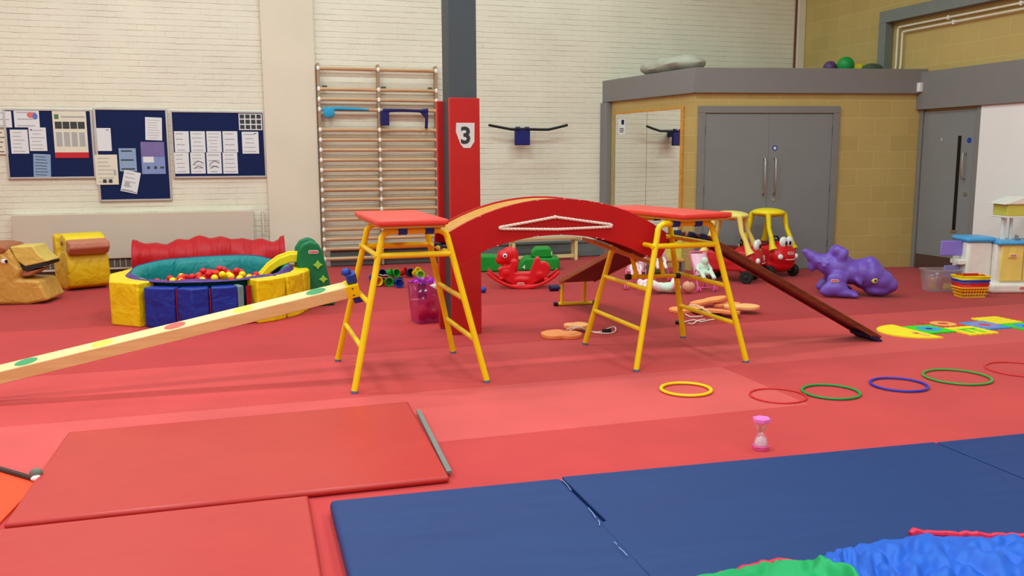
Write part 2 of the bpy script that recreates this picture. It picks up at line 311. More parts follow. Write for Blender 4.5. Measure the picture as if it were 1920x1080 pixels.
# back wall base band
struct(B().box((3.3, VB-.02, .11), (4.1, .04, .2)).box((3.3, VB-.035, .24), (4.1, .05, .04)).build('baseboard_back', mat('slate_paint', (104, 112, 110), .5, .1, 3), bevel=.004))
struct(B().box((-3.2, VB-.015, .04), (8.6-.7, .03, .08)).build('baseboard_left', M['greyd']))
# annex (store room block in the corner)
A0 = (5.79, 10.43); A1 = (UR, 9.83); A2 = (5.44, VB); AZ = 2.36; AT = 2.64
struct(wallrect('wall_annex', A0, A1, 0, AZ, .12, yellow_block))
struct(wallrect('wall_annex_left', A2, A0, 0, AZ, .12, yellow_block))
roofpoly = [A0, A1, (UR, VB), A2]
struct(B().prism(roofpoly, AZ, AT-.01).build('ceiling_annex', M['greyp']))
fd = Vector((A1[0]-A0[0], A1[1]-A0[1], 0)).normalized(); fn = Vector((fd.y, -fd.x, 0))       # front direction, outward normal
ld = Vector((A0[0]-A2[0], A0[1]-A2[1], 0)).normalized(); ln = Vector((ld.y, -ld.x, 0))
def fpt(s, h, out=0): p = Vector((A0[0], A0[1], 0))+fd*s+fn*out; p.z = h; return p
FL_ = math.hypot(A1[0]-A0[0], A1[1]-A0[1]); LL_ = math.hypot(A0[0]-A2[0], A0[1]-A2[1])
FM = frame((A0[0], A0[1], 0), fd, (0, 0, 1), fn)     # x along front, y up, z out
LM = frame((A2[0], A2[1], 0), ld, (0, 0, 1), ln)
struct(B().box((FL_/2-.02, (AZ-.02+AT)/2, .03), (FL_+.04, AT-AZ+.04, .06), FM).build('trim_4', M['greyp'], bevel=.004))
struct(B().box((LL_/2, (AZ-.02+AT)/2, .03), (LL_+.06, AT-AZ+.04, .06), LM).build('trim_5', M['greyp'], bevel=.004))
struct(B().box((.08, (AZ-.04)/2, .05), (.16, AZ-.04, .1), LM).build('trim_6', M['greyp'], bevel=.005))
# beam over the right hand door
struct(B().box((UR-.05, 4.9, 2.365), (.1, 10.0, .49)).build('trim_7', M['greyp'], bevel=.004))
# door_1 : double doors
d1 = bpy.data.objects.new('door_1', None); COL.objects.link(d1); struct(d1)
S0, S1 = .01+.02, 1.96
B().box(((S0+.045), 1.037, .02), (.09, 2.074, .04), FM).box((S1-.045, 1.037, .02), (.09, 2.074, .04), FM).box(((S0+S1)/2, 2.12, .02), (S1-S0, .09, .04), FM).build('door_frame', M['greyp'], d1, bevel=.003)
w = (S1-S0-.18-.007)/2
for k in (0, 1):
    x0 = S0+.09+.002+k*(w+.003)
    lf = B().box((x0+w/2, 1.035, .012), (w, 2.06, .024), FM).build('door_leaf', M['greydoor'], d1, bevel=.002)
    hx = x0+w-.06 if k == 0 else x0+.085
    B().tube([(hx, 1.02, .02), (hx, 1.02, .07), (hx, 1.05, .085), (hx, 1.46, .085), (hx, 1.49, .07), (hx, 1.49, .02)], .011, 8, Mx=FM).build('door_handle', M['chrome'], lf)
    for hz in (.3, 1.03, 1.8):
        B().tube([((x0 if k == 0 else x0+w), hz, .03), ((x0 if k == 0 else x0+w), hz+.1, .03)], .008, 8, Mx=FM).build('hinge', M['greyd'], lf)
    if k == 1:
        B().prism([(hx+.0+.035*math.cos(a), 1.62+.035*math.sin(a)) for a in [i*PI/12 for i in range(24)]], .024, .027, FM).build('door_sign', M['blue'], lf)
        B().prism([(hx+.02*math.cos(a), 1.62+.02*math.sin(a)) for a in [i*PI/12 for i in range(24)]], .027, .0285, FM).build('sign_symbol', M['white'], lf.children[-1])
        B().prism([(hx+.022*math.cos(a), .94+.022*math.sin(a)) for a in [i*PI/12 for i in range(24)]], .024, .032, FM).build('lock', M['chrome'], lf)
# door_2 : single door in right wall, recessed look below beam
RM = frame((UR, 9.83, 0), (0, -1, 0), (0, 0, 1), (-1, 0, 0))     # x from annex corner towards the viewer, y up, z into the room
d2 = bpy.data.objects.new('door_2', None); COL.objects.link(d2); struct(d2)
B().box((.03, 1.06, .025), (.06, 2.12, .05), RM).box((1.0, 1.06, .025), (.07, 2.12, .05), RM).build('door_frame', M['greyp'], d2, bevel=.003)
lf = B().box((.515, 1.05, .015), (.89, 2.08, .03), RM).build('door_leaf', M['greydoor'], d2, bevel=.002)
B().box((.705, 1.16, .0315), (.055, 1.2, .003), RM).build('glass_slit', mat('dark_glass', (12, 12, 14), .1, 0), lf)
B().box((.705, .545, .034), (.1, .03, .01), RM).build('slit_sill', M['chrome'], lf)
B().tube([(.83, 1.22, .025), (.83, 1.22, .08), (.83, 1.24, .09), (.83, 1.52, .09), (.83, 1.54, .08), (.83, 1.54, .025)], .01, 8, Mx=RM).build('door_handle', M['chrome'], lf)
B().prism([(.86+.035*math.cos(a), 1.7+.035*math.sin(a)) for a in [i*PI/12 for i in range(24)]], .03, .033, RM).build('door_sign', M['blue'], lf)
B().prism([(.86+.025*math.cos(a), 1.03+.025*math.sin(a)) for a in [i*PI/12 for i in range(24)]], .03, .045, RM).build('lock', M['chrome'], lf)
B().box((.515, .1, .033), (.88, .19, .006), RM).build('kick_plate', mat('brown_kick_plate', (84, 60, 52), .5), lf)
B().box((.4, 1.72, .0315), (.012, .03, .002), RM).build('sticker', M['white'], lf)
struct(B().box((1.04+3, 1.06, .03), (6.0, 2.12, .06), RM).build('trim_8', M['whitewall'], bevel=.003))
# duct and pipes on the right wall
struct(B().box((-.71+.0, 2.965, .0705), (.14, .75, .141), RM).box((-.78+3.0, 3.42, .07), (6.0, .16, .14), RM).build('trim_9', mat('duct_grey', (118, 122, 116), .5), bevel=.004))
for dx, dz, nm in ((-.5, 3.26, 'upper'), (-.41, 3.19, 'lower')):
    o = B().tube([(dx, 2.63, .2), (dx, 2.65, .07), (dx, 2.75, .05), (dx, dz-.02, .05), (dx+.02, dz, .05), (dx+5, dz, .05)], .014, 8, Mx=RM).build('water_pipe', mat('cream_pipe', (232, 218, 196), .4), None)
    tag(o, f'cream pipe bending along the yellow block wall, {nm} of the pair', 'pipe', 'pipes on the right wall')
    for q in (.9, 2.0): B().box((dx+q, dz, .03), (.03, .05, .06), RM).build('pipe_clip', M['white2'], o)
tag(B().box((.02, 2.41, .05), (.055, .12, .07), frame((UR-.1, 9.83, 0), (-.2, -.0, 0), (0, 0, 1), (0, -1, 0))).build('door_sensor', M['white2'], bevel=.006), 'small white alarm sensor box on the grey beam corner', 'sensor')

# mirror on annex left face
mt = thing('wall_mirror', 'two-panel wall mirror reflecting white brick on the store room side', 'mirror', (0, 0, 0))
mx0, mx1, mz0, mz1 = .27, 1.86, .3, 2.14
for a, b in ((mx0, (mx0+mx1)/2-.004+.02), ((mx0+mx1)/2+.024, mx1)):
    B().box(((a+b)/2, (mz0+mz1)/2, .008), (b-a, mz1-mz0, .012), LM).build('mirror_panel', M['mirror'], mt)
B().box((mx1+.03, (mz0+mz1)/2, .015), (.05, mz1-mz0+.06, .03), LM).box(((mx0+mx1)/2, mz1+.015, .012), (mx1-mx0, .03, .02), LM).build('wooden_edge', M['deck'], mt, bevel=.003)
sg = B().box((.46, 1.96, .017), (.17, .22, .004), LM).build('safety_notice', M['white']); tag(sg, 'small white notice with a blue square on the wall mirror', 'sign')
B().box((.485, 2.02, .0195), (.07, .07, .001), LM).build('printed_square', M['felt'], sg)
B().box((.46, 1.93, .0195), (.1, .012, .001), LM).box((.46, 1.905, .0195), (.12, .012, .001), LM).box((.46, 1.88, .0195), (.1, .012, .001), LM).build('printed_lines', M['ink'], sg)

# items on the annex roof
p = fl(1585, 131, AT+.1)
for nm, col, px, r, y in (('exercise_ball', 'green', 1585, .115, 10.45), ('exercise_ball', 'purple', 1556, .092, 10.6), ('exercise_ball', 'yellow', 1611, .075, 10.5)):
    q = pv(px, 130, y)
    o = B().ell((0, 0, 0), r).build(nm, {'green': mat('ball_green', (14, 140, 60), .45), 'purple': mat('ball_purple', (84, 50, 96), .45), 'yellow': mat('ball_yellow', (206, 184, 30), .45)}[col], None, (q.x, y, AT-.01+r), smooth=True)
    tag(o, f'{col} ball resting on top of the grey store room roof edge', 'ball')
ln2 = B()
def bag(s, t):
    a = 2*PI*t; x = (s-.5)*1.25; rr = .16*math.sqrt(max(0.0001, 1-(2*s-1)**4))*(1+.18*noise.noise(Vector((s*5, math.cos(a)*1.5, math.sin(a)*1.5))))
    return (math.cos(a)*rr*1.5, x, .13+math.sin(a)*rr*.75)
o = ln2.grid(bag, 24, 20).build('rolled_sheet', [mat('grey_polythene', (172, 166, 150), .5, .12, 5)], None, (5.9, 11.35, AT-.005), rotz=.16)
tag(o, 'lumpy grey plastic bundle lying on the store room roof', 'bundle')
o = B().ell((0, 0, .07), (.16, .1, .07)).build('folded_bag', mat('dark_green_cloth', (70, 84, 66), .8, .1, 9), None, (8.45, 10.35, AT-.01)); tag(o, 'dark green crumpled bag on the roof beside the cream pipes', 'bag')

# steel column with pads
col = thing('steel_column', 'dark grey steel column wrapped in red pads beside the arched bridge', 'column', (1.86, 7.4, 0))
B().box((0, -.115, 3), (.235, .02, 6)).box((0, .115, 3), (.235, .02, 6)).box((-.085, 0, 3), (.02, .22, 6)).box((.085, 0, 3), (.02, .22, 6)).build('steel_section', M['steel'], col, bevel=.002)
B().box((-.1165, 0, 3), (.004, .215, 6)).build('web', M['steeld'], col)
B().box((.0, -.145, 1.0), (.262, .04, 2.0)).build('front_pad', M['colred'], col, bevel=.006)
B().box((-.03, .15, 1.0), (.28, .05, 1.98)).build('rear_pad', M['colred'], col, bevel=.006)
B().prism([(-.08, .135), (-.083, .06), (-.045, -.04), (-.018, -.072), (.04, -.072), (.075, -.02), (.078, .135)], 0, .003, frame((1.866, 7.4-.166, 1.66), (1, 0, 0), (0, 0, 1), (0, -1, 0))).build('number_sign', M['white'])
ns = bpy.data.objects['number_sign']; tag(ns, 'white shield-shaped paper sign with a black number 3', 'sign')
text('numeral', '3', .19, frame((1.866, 7.4-.170, 1.685), (1, 0, 0), (0, 0, 1), (0, -1, 0)), M['ink'], ns, .0006, bold=.006)

# wall bars
wb = thing('wall_bars', 'tall wooden gym climbing bars fixed to the white brick wall', 'wall bars', (0, 0, 0))
for u in (1.16, 1.975, 2.79): B().box((u, VB-.06, 1.4), (.035, .11, 2.78)).build('post', M['post'], wb, bevel=.006)
zs = [2.72-.137*i for i in range(20) if i not in (1, 5)]
for z in zs:
    for a, b in ((1.178, 1.957), (1.993, 2.772)):
        B().tube([(a, VB-.1, z), (b, VB-.1, z)], .019, 10, flat=1.25).build('rung', M['pine'], wb)
    for u in (1.16, 1.975, 2.79):
        B().ell((u, VB-.118, z), (.022, .012, .034), seg=10, rings=6).build('rung_cap', M['white2'], wb)
for u in (1.25, 2.06, 2.72): B().box((u, VB-.02, 2.48), (.06, .03, .04)).build('wall_bracket', M['greyd'], wb)
# things hung on the bars
o = B().tube([(1.2, VB-.13, 2.17), (1.4, VB-.13, 2.185), (1.62, VB-.13, 2.18), (1.83, VB-.13, 2.172)], [.034, .028, .026, .018], 8).ell((1.28, VB-.15, 2.12), (.085, .02, .07)).build('light_blue_strap', mat('light_blue_fabric', (44, 150, 190), .7, .1, 20), remesh=.008)
tag(o, 'light blue fabric strap hung over the left wall bars', 'strap')
o = B().tube([(2.02, VB-.14, 2.165), (2.3, VB-.14, 2.172), (2.55, VB-.14, 2.165), (2.66, VB-.14, 2.17)], [.03, .022, .024, .035], 8).box((2.045, VB-.15, 2.06), (.125, .02, .2)).tube([(2.64, VB-.145, 2.15), (2.63, VB-.14, 1.92)], .024, 8).tube([(2.55, VB-.14, 2.165), (2.64, VB-.145, 2.07)], .02, 8).build('navy_strap', mat('navy_fabric', (26, 22, 92), .7, .1, 20), remesh=.008)
tag(o, 'dark navy padded strap drooping from the right wall bars', 'strap')
# wall handle
wh = thing('pull_up_handle', 'black curved pull-up bar with navy pad mounted on the brick wall', 'exercise bar', (0, 0, 0))
B().tube([(3.53, VB-.2, 1.975), (3.7, VB-.2, 1.945), (3.88, VB-.2, 1.915), (4.0, VB-.2, 1.92), (4.3, VB-.2, 1.915), (4.44, VB-.2, 1.915), (4.6, VB-.2, 1.95), (4.74, VB-.2, 1.985)], .019, 10).build('bar', M['black'], wh)
B().box((4.04, VB-.19, 1.81), (.23, .05, .24)).build('pad', mat('navy_pad', (24, 28, 104), .5), wh, bevel=.012)
B().box((4.04, VB-.08, 1.87), (.08, .16, .08)).build('bracket', M['navy'], wh, bevel=.008)
for q in (3.97, 4.11): B().tube([(q-.03, VB-.2, 1.925), (q+.03, VB-.2, 1.925)], .03, 10).build('clamp', M['navy'], wh)

# notice boards
def board(a, b, z0, z1, label, felt_extra=0):
    t = thing('notice_board', label, 'notice board', (0, 0, 0))
    B().box(((a+b)/2, VB-.012, (z0+z1)/2), (b-a, .02, z1-z0)).build('felt_panel', M['felt'], t)
    f = B(); w = .025
    f.box((a, VB-.016, (z0+z1)/2), (w, .03, z1-z0+w)).box((b, VB-.016, (z0+z1)/2), (w, .03, z1-z0+w))
    f.box(((a+b)/2, VB-.016, z0), (b-a-w, .028, w)).box(((a+b)/2, VB-.016, z1), (b-a-w, .028, w))
    f.build('board_frame', M['alu'], t, bevel=.003)
board(-2.69, -1.70, 1.28, 2.13, 'navy notice board at the far left, crowded with papers')
board(-1.66, -.8, .98, 2.15, 'tall navy notice board in the middle of the three')
board(-.745, .425, 1.27, 2.13, 'wide navy notice board nearest the pilaster with grouped sheets')
def paper(px0, py0, px1, py1, label, m=None, rot=0, lines=0, lm=None, extra=None, layer=0, name='paper_sheet', cat='paper', seedn=1):
    v = VB-.026-layer*.004
    a = pv(px0, py0, v); b = pv(px1, py1, v); c = (a+b)/2; w = abs(b.x-a.x); h = abs(a.z-b.z)
    o = B().box((0, 0, 0), (w, .002, h)).build(name, m or M['white'], None, (c.x, v, c.z), rot=(0, rot, 0)); tag(o, label, cat)
    R = random.Random(seedn*31+int(px0))
    if lines:
        q = B()
        for i in range(lines):
            z = h*.38-(h*.78)*i/max(1, lines-1); ww = w*R.uniform(.45, .8)
            q.box((-(w*.82-ww)/2*R.uniform(.2, 1), -.0015, z), (ww, .001, h*.18/lines))
        q.build('printed_lines', lm or M['pgrey'], o)
    if extra:
        for nm, (x, z, ww, hh), mm in extra:
            B().box((x*w, -.0022, z*h), (ww*w, .0012, hh*h)).build(nm, mm, o)
    return o
M['pgrey'] = mat('printed_grey', (172, 168, 166), .7); M['pdark'] = mat('printed_black', (60, 60, 58), .7, .3, 60); M['cream'] = mat('cream_paper', (224, 214, 192), .7, .03)
M['pblue'] = mat('pale_blue_paper', (138, 160, 190), .7, .06, 20); M['ppurple'] = mat('purple_paper', (120, 104, 156), .7, .05); M['plil'] = mat('lilac_blue_paper', (130, 142, 190), .7, .05)
paper(-20, 208, 23, 239, 'white sheet at the very top left corner of left board', lines=3)
o = paper(25, 207, 75, 239, 'white sheet with a red and blue logo blot, left board', lines=3, extra=[])
B().ell((.05, -.003, .05), (.045, .001, .035)).build('red_blot', mat('print_red', (220, 110, 104), .7), o); B().ell((.095, -.0035, .035), (.03, .001, .04)).build('blue_blot', mat('print_blue', (96, 116, 190), .7), o)
paper(-20, 243, 16, 289, 'cream sheet with bold dark lines at the picture edge', M['cream'], lines=5, lm=M['pdark'])
paper(18, 243, 55, 288, 'plain white sheet left of the overlapping pair on left board', lines=6)
paper(53, 239, 89, 283, 'white sheet with a tiny red mark overlapping its left neighbour', lines=6, layer=1, extra=[('red_mark', (-.35, .4, .1, .05), M['matside'])])
paper(61, 289, 97, 332, 'pale blue sheet with dark stripes low on the left board', M['pblue'], rot=.05, lines=7, lm=M['pdark'])
o = paper(97, 208, 167, 296, 'large cream poster with four photographs and a red bottom band', M['cream'], rot=0, name='poster', cat='poster',
  extra=[('photograph', (-.34+.2267*i, .2, .2, .15), M['pdark']) for i in range(4)]+[('red_band', (0, -.44, 1.0, .12), mat('print_red_band', (196, 30, 40), .6)), ('green_logo', (-.38, .38, .13, .1), mat('print_green', (90, 120, 90), .7)), ('title_line', (.1, .38, .7, .03), M['pgrey'])]
  + [('text_column', (-.34+.2267*i, -.1, .17, .3), M['pgrey']) for i in range(4)])
for a in (.04,): pass
paper(176, 240, 210, 283, 'blank pale sheet at the upper left of the tall board', lines=0, extra=[('corner_mark', (.3, .42, .15, .03), M['pdark'])])
paper(271, 220, 305, 263, 'white sheet with a faint table at the top right of tall board', rot=.04, lines=8)
paper(263, 266, 311, 326, 'purple and blue poster with three small logos on tall board', M['plil'], name='poster', cat='poster', extra=[('purple_band', (0, .27, 1, .46), M['ppurple']), ('white_panel', (-.2, -.05, .45, .18), M['white']), ('dark_logo', (-.22, -.3, .12, .08), M['pdark']), ('dark_logo', (.08, -.3, .12, .08), M['pdark']), ('dark_logo', (.36, -.3, .16, .06), M['pdark'])])
paper(222, 278, 257, 321, 'pale blue sheet in the middle of the tall board', M['pblue'], lines=3, lm=M['pdark'])
paper(177, 290, 223, 346, 'cream certificate sheet overlapping the lower left frame of tall board', M['cream'], layer=2, lines=7, extra=[('text_block', (-.12, -.38, .16, .12), M['pdark']), ('text_block', (.14, -.38, .16, .12), M['pdark']), ('text_block', (.36, -.1, .1, .18), M['pgrey'])])
paper(228, 321, 262, 361, 'tilted white sheet pinned lowest on the tall board', rot=.23, layer=1, lines=5, extra=[('text_block', (-.18, -.15, .3, .22), M['pgrey']), ('dark_rule', (0, -.44, .95, .02), M['ink'])])
g = 0
for i in range(4):
    for j in range(2):
        o = paper(326+i*30.3, 246+j*40, 326+(i+1)*30.3-.6, 246+(j+1)*40-.6, f'white activity sheet, {["first","second","third","last"][i]} from left in the {["upper","lower"][j]} row on right board', lines=4+(i+j) % 3)
        o['group'] = 'eight activity sheets in a block'
        if j == 1 and i in (1, 2):
            B().tube([(-.06, -.002, -.02), (0, -.002, .03), (.07, -.002, .0)], .004, 6).tube([(-.05, -.002, -.07), (0, -.002, -.04), (.06, -.002, -.06)], .004, 6).build('drawing', M['pdark'], o)
paper(447, 213, 492, 244, 'black and white comic style sheet at the top right corner', M['white'], cat='paper', extra=[('picture_panel', (-.36+.24*(i % 4), .33-.32*(i//4), .19, .25), M['pdark']) for i in range(12)])
paper(453, 247, 486, 288, 'plain white sheet below the black and white picture sheet', lines=5, extra=[('corner_mark', (.3, .42, .15, .03), M['ink'])])

# radiator / convector
rd = thing('convector_heater', 'long beige convector heater casing with a low slotted grille', 'heater', (0, 0, 0))
B().box((-1.23, VB-.06, .525), (2.92, .12, .59)).build('casing', M['radiator'], rd, bevel=.008)
gq = B().box((-1.23, VB-.05, .17), (2.85, .08, .1)).build('grille', mat('dark_grille', (98, 88, 78), .7), rd)
q = B()
for i in range(42): q.box((-2.64+i*.069, VB-.094, .17), (.008, .01, .1))
q.build('grille_bars', M['radiator'], gq)
B().box((-1.23, VB-.06, .1), (2.9, .1, .025)).build('sill', M['radiator'], rd, bevel=.003)
B().box((-1.23, VB-.04, .045), (2.85, .06, .09)).build('plinth', M['greyd'], rd)
tag(B().box((.355, VB-.05, .65), (.02, .1, .34)).build('wall_conduit', M['plaster'], bevel=.004), 'short cream conduit box beside the heater end', 'conduit')

# ceiling lights
for i, u in enumerate((-5.0, -1.7, 1.6, 4.9)):
    for j, v in enumerate((-3.0, .6, 4.2, 7.8, 11.0)):
        t = thing('ceiling_light', 'white fluorescent batten light on the ceiling', 'light', (u, v, ZC), 0, 'ceiling battens')
        B().box((0, 0, -.05), (1.5, .35, .09)).build('housing', M['white2'], t)
        ld_ = bpy.data.lights.new('tube_light', 'AREA'); ld_.shape = 'RECTANGLE'; ld_.size = 1.4; ld_.size_y = .3
        ld_.energy = 78*(1.25 if v < 5 else (1.0 if v < 9 else .62))*(1.12 if u > 3 else 1)*(1.9 if (u, v) in ((1.6, 7.8), (-1.7, 7.8)) else .93); ld_.color = (.74, .95, .98) if u < 0 else ((.72, .97, 1) if u < 3 else (.70, 1, .97))
        lo = bpy.data.objects.new('tube_light', ld_); COL.objects.link(lo); lo.parent = t; lo.location = (0, 0, -.1)

# ================================================================== MATS
def slab(name, poly, z0, z1, m, label, cat, bev=.015, side=None):
    cx = sum(p[0] for p in poly)/len(poly); cy = sum(p[1] for p in poly)/len(poly)
    o = B().prism([(p[0]-cx, p[1]-cy) for p in poly], z0, z1).build(name, m, None, (cx, cy, 0), bevel=bev, bseg=3); return tag(o, label, cat)
mA = slab('gym_mat', [(-.965, 3.88), (-.93, 5.16), (.955, 5.18), (.895, 3.84)], .002, .034, M['matred'], 'large red folding gym mat with a grey hook strip on its right', 'mat')
slab('gym_mat', [(-1.85, 2.0), (-1.85, 3.865), (.25, 3.83), (.215, 2.0)], .002, .027, M['matred2'], 'red gym mat in the nearest left corner, below the strip-edged one', 'mat')
vs = B().prism([(.965, 4.99), (.99, 4.99), (.925, 3.92), (.9, 3.92)], .02, .03).build('hook_strip', M['velcro'], mA, (-mA.location.x, -mA.location.y, 0)); vs['label'] = 'grey hook and loop strip'
TB = .062
slab('gym_mat', [(.30, 1.2), (.325, 3.655), (1.355, 3.60), (1.355, 3.09), (1.262, 1.2)], .002, TB, M['matblue'], 'blue gym mat at the left end of the blue row', 'mat', .02)
m2 = slab('gym_mat', [(1.36, 3.60), (1.36, 3.085), (1.325, 3.075), (1.285, 1.2), (3.305, 1.2), (3.332, 3.475)], .002, TB+.003, M['matblue'], 'blue gym mat in the middle, parachute lying on it', 'mat', .006)
slab('gym_mat', [(3.35, 3.475), (3.325, 1.2), (5.4, 1.2), (5.4, 3.38)], .002, TB, M['matblue'], 'blue gym mat at the right end beyond the dark seam', 'mat', .006)
for a, b in (((1052, 898), (1071, 919)), ((1103, 952), (1117, 971)), ((1122, 975), (1124, 985)), ((1151, 1016), (1156, 1021)), ((1160, 1026), (1176, 1042))):
    A_ = fl(*a, TB+.009); B_ = fl(*b, TB+.009)
    o = B().tube([A_, (A_+B_)/2+Vector((.003, 0, 0)), B_], .0016, 5).build('scuff_mark', mat('pale_scuff', (150, 170, 210), .8), m2, -m2.location); o['label'] = 'pale worn scuff along the seam'
slab('floor_panel', [(-2.2, 3.2), (-2.05, 5.1), (-1.16, 4.69), (-.93, 4.48), (-1.0, 3.93), (-1.15, 3.2)], .001, .012, M['orangemat'], 'bright orange panel at the left edge of picture', 'mat', .003)
t = thing('metal_rod', 'dark metal rod with a grey end clip beside the orange panel', 'rod', (0, 0, 0))
a = fl(-60, 862, .02); b = fl(68, 899, .02); B().tube([a, b], .013, 8).build('rod', mat('dark_brown_metal', (66, 44, 38), .5), t)
B().ell(b+Vector((-.005, .03, .02)), (.03, .022, .025)).build('end_clip', mat('clip_grey', (110, 112, 100), .5), t); B().ell(b+Vector((.0, .005, .004)), (.025, .018, .014)).build('clip_tongue', M['white2'], t)

# ================================================================== TRESTLES
def trestle(cx, cy, label, padrot, padsize, padoff):
    t = thing('gym_trestle', label, 'trestle', (cx, cy, 0))
    R_ = .0215; ft = {}
    for sx in (-1, 1):
        for sy in (-1, 1):
            foot = Vector((sx*.445, sy*.48, .012)); top = Vector((sx*.225, sy*.335, .965))
            b1 = Vector((sx*.21, sy*.328, 1.005)); b2 = Vector((sx*.17, sy*.325, 1.03))
            lg = B().tube([foot, top, top.lerp(b1, .6)+Vector((sx*.004, 0, 0)), b1+Vector((-sx*.004, 0, .006)), b2], R_, 12).build('leg', M['ybar'], t)
            B().tube([foot-Vector((0, 0, .012)), foot+Vector((-sx*.002, -sy*.001, .004))], .024, 12).build('rubber_foot', mat('grey_blue_rubber', (98, 112, 150), .6), lg)
            ft[sx, sy] = (foot, top)
    for sy in (-1, 1): B().tube([(-.17, sy*.325, 1.03), (.17, sy*.325, 1.03)], R_, 12).build('top_bar', M['ybar'], t)
    def at(sx, sy, z): f, tp = ft[sx, sy]; return f.lerp(tp, (z-f.z)/(tp.z-f.z))
    for sx in (-1, 1):
        for z in (.285, .565, .87): B().tube([at(sx, -1, z), at(sx, 1, z)], .018, 10).build('rung', M['ybar'], t)
    for sy in (-1, 1):
        a = at(-1, sy, .872); b = at(1, sy, .872); B().tube([a+Vector((-.03, 0, 0)), b], .02, 10).build('cross_bar', M['ybar'], t)
    for x in (-.08, .1):
        for sy in (-1, 1):
            B().tube([(x-.03, sy*.325, 1.03), (x+.03, sy*.325, 1.03)], .027, 10).box((x, sy*.325, 1.045), (.06, .05, .02)).build('clamp', M['blue'], t, bevel=.003)
    w, l = padsize; Rm = Matrix.Translation((padoff[0], padoff[1], 0)) @ Matrix.Rotation(padrot, 4, 'Z')
    bo = B().box((0, 0, 1.064), (w-.04, l-.04, .018), Rm).build('table_board', M['deck'], t, bevel=.003)
    B().box((0, 0, 1.092), (w, l, .038), Rm).build('pad', M['padred'], t, bevel=.014, bseg=3)
    return t
T1 = trestle(1.125, 6.07, 'yellow tubular trestle with red top at the left of the bridge', 0.0, (.47, 1.12), (-.03, .1))
T2 = trestle(3.105, 6.03, 'yellow tubular trestle with red top at the right of the bridge', math.radians(9), (.43, 1.2), (-.0, .1))

# ================================================================== ARCHED BRIDGE
def circ(p1, p2, p3):
    ax, ay = p1; bx, by = p2; cx, cy = p3; d = 2*(ax*(by-cy)+bx*(cy-ay)+cx*(ay-by))
    ux = ((ax*ax+ay*ay)*(by-cy)+(bx*bx+by*by)*(cy-ay)+(cx*cx+cy*cy)*(ay-by))/d
    uy = ((ax*ax+ay*ay)*(cx-bx)+(bx*bx+by*by)*(ax-cx)+(cx*cx+cy*cy)*(bx-ax))/d
    return ux, uy, math.hypot(ax-ux, ay-uy)
def arc(p1, p2, p3, n=24, dr=0):
    x, y, r = circ(p1, p2, p3); a1 = math.atan2(p1[1]-y, p1[0]-x); a2 = math.atan2(p3[1]-y, p3[0]-x); r += dr
    return [(x+r*math.cos(a1+(a2-a1)*i/n), y+r*math.sin(a1+(a2-a1)*i/n)) for i in range(n+1)]
OA, OB, OC = (1.385, 1.0), (2.2, 1.218), (3.03, .955); IA, IB, IC = (1.49, .80), (2.19, .96), (2.93, .752)
br = thing('arched_bridge', 'red arched climbing bridge with white rope hung between two yellow trestles', 'climbing bridge', (0, 0, 0))
prof = arc(OA, OB, OC)+[(3.045, .86), (3.0, .775)]+arc(IC, IB, IA)+[(1.42, .82), (1.375, .9)]
VNr, VFr = 5.88, 6.29
for v in (VNr, VFr): B().prism(prof, 0, .022, XZ(v)).build('side_panel', M['panelred'], br, bevel=.003)
dk = arc(OA, OB, OC, dr=-.012); dk2 = arc(OA, OB, OC, dr=-.032)[::-1]
B().prism(dk+dk2, 0, VFr-VNr-.022, XZ(VFr-.022)).build('deck', M['deck'], br)
rp = B()
def strand(pts, r=.009):
    L_ = []; P = [Vector(p) for p in pts]
    for a, b in zip(P[:-1], P[1:]):
        n = max(2, int((b-a).length/.012)); L_ += [a.lerp(b, i/n) for i in range(n)]
    L_.append(P[-1])
    for ph in (0, 2*PI/3, 4*PI/3):
        rp.tube([p+Vector((0, math.cos(i*.9+ph)*.0045, math.sin(i*.9+ph)*.0045)) for i, p in enumerate(L_)], .0062, 6)
vr = VNr-.034
P_ = [pv(*q, vr) for q in ((938, 426), (1041, 407), (1146, 421), (938, 429), (1147, 425))]
strand([P_[0], P_[1]]); strand([P_[1], P_[2]]); strand([P_[3], (P_[3]+P_[4])/2-Vector((0, 0, .012)), P_[4]])
rp.ell(P_[1], .014).ell(P_[0]-Vector((0, 0, .005)), .013).ell(P_[2]-Vector((0, 0, .006)), .013)
rp.build('rope', M['rope'], br)
# hanging foot frame and end board under the right hand end
B().add([(2.53, 6.05, .90), (3.0, 6.05, .725), (3.0, 6.27, .725), (2.53, 6.27, .90), (2.53, 6.05, .875), (3.0, 6.05, .70), (3.0, 6.27, .70), (2.53, 6.27, .875)], [(0, 1, 2, 3), (7, 6, 5, 4), (0, 4, 5, 1), (1, 5, 6, 2), (2, 6, 7, 3), (3, 7, 4, 0)]).build('end_board', M['deck'], br, smooth=False)
ff = B(); V2 = 6.22
a, b, c, d = pv(1180, 519, V2), pv(1268, 517, V2), pv(1183, 480, V2), pv(1236, 478, V2)
la, lb = a.lerp(b, .16), a.lerp(b, .72)
ff.tube([a, b], .017, 10).tube([la, c+Vector((0, 0, .02))], .017, 10).tube([lb, d+Vector((0, 0, .02))], .017, 10).build('foot_frame', M['ybar'], br)
B().tube([a-Vector((.03, 0, 0)), a+Vector((.01, 0, 0))], .023, 10).tube([b-Vector((.01, 0, 0)), b+Vector((.03, 0, 0))], .023, 10).build('end_cap', M['black'], br)
for x, z in ((1.4, .87), (2.98, .9)):
    for v in (5.98, 6.18): B().box((x, v, z), (.09, .07, .07)).build('hook', M['navy'], br, bevel=.012)
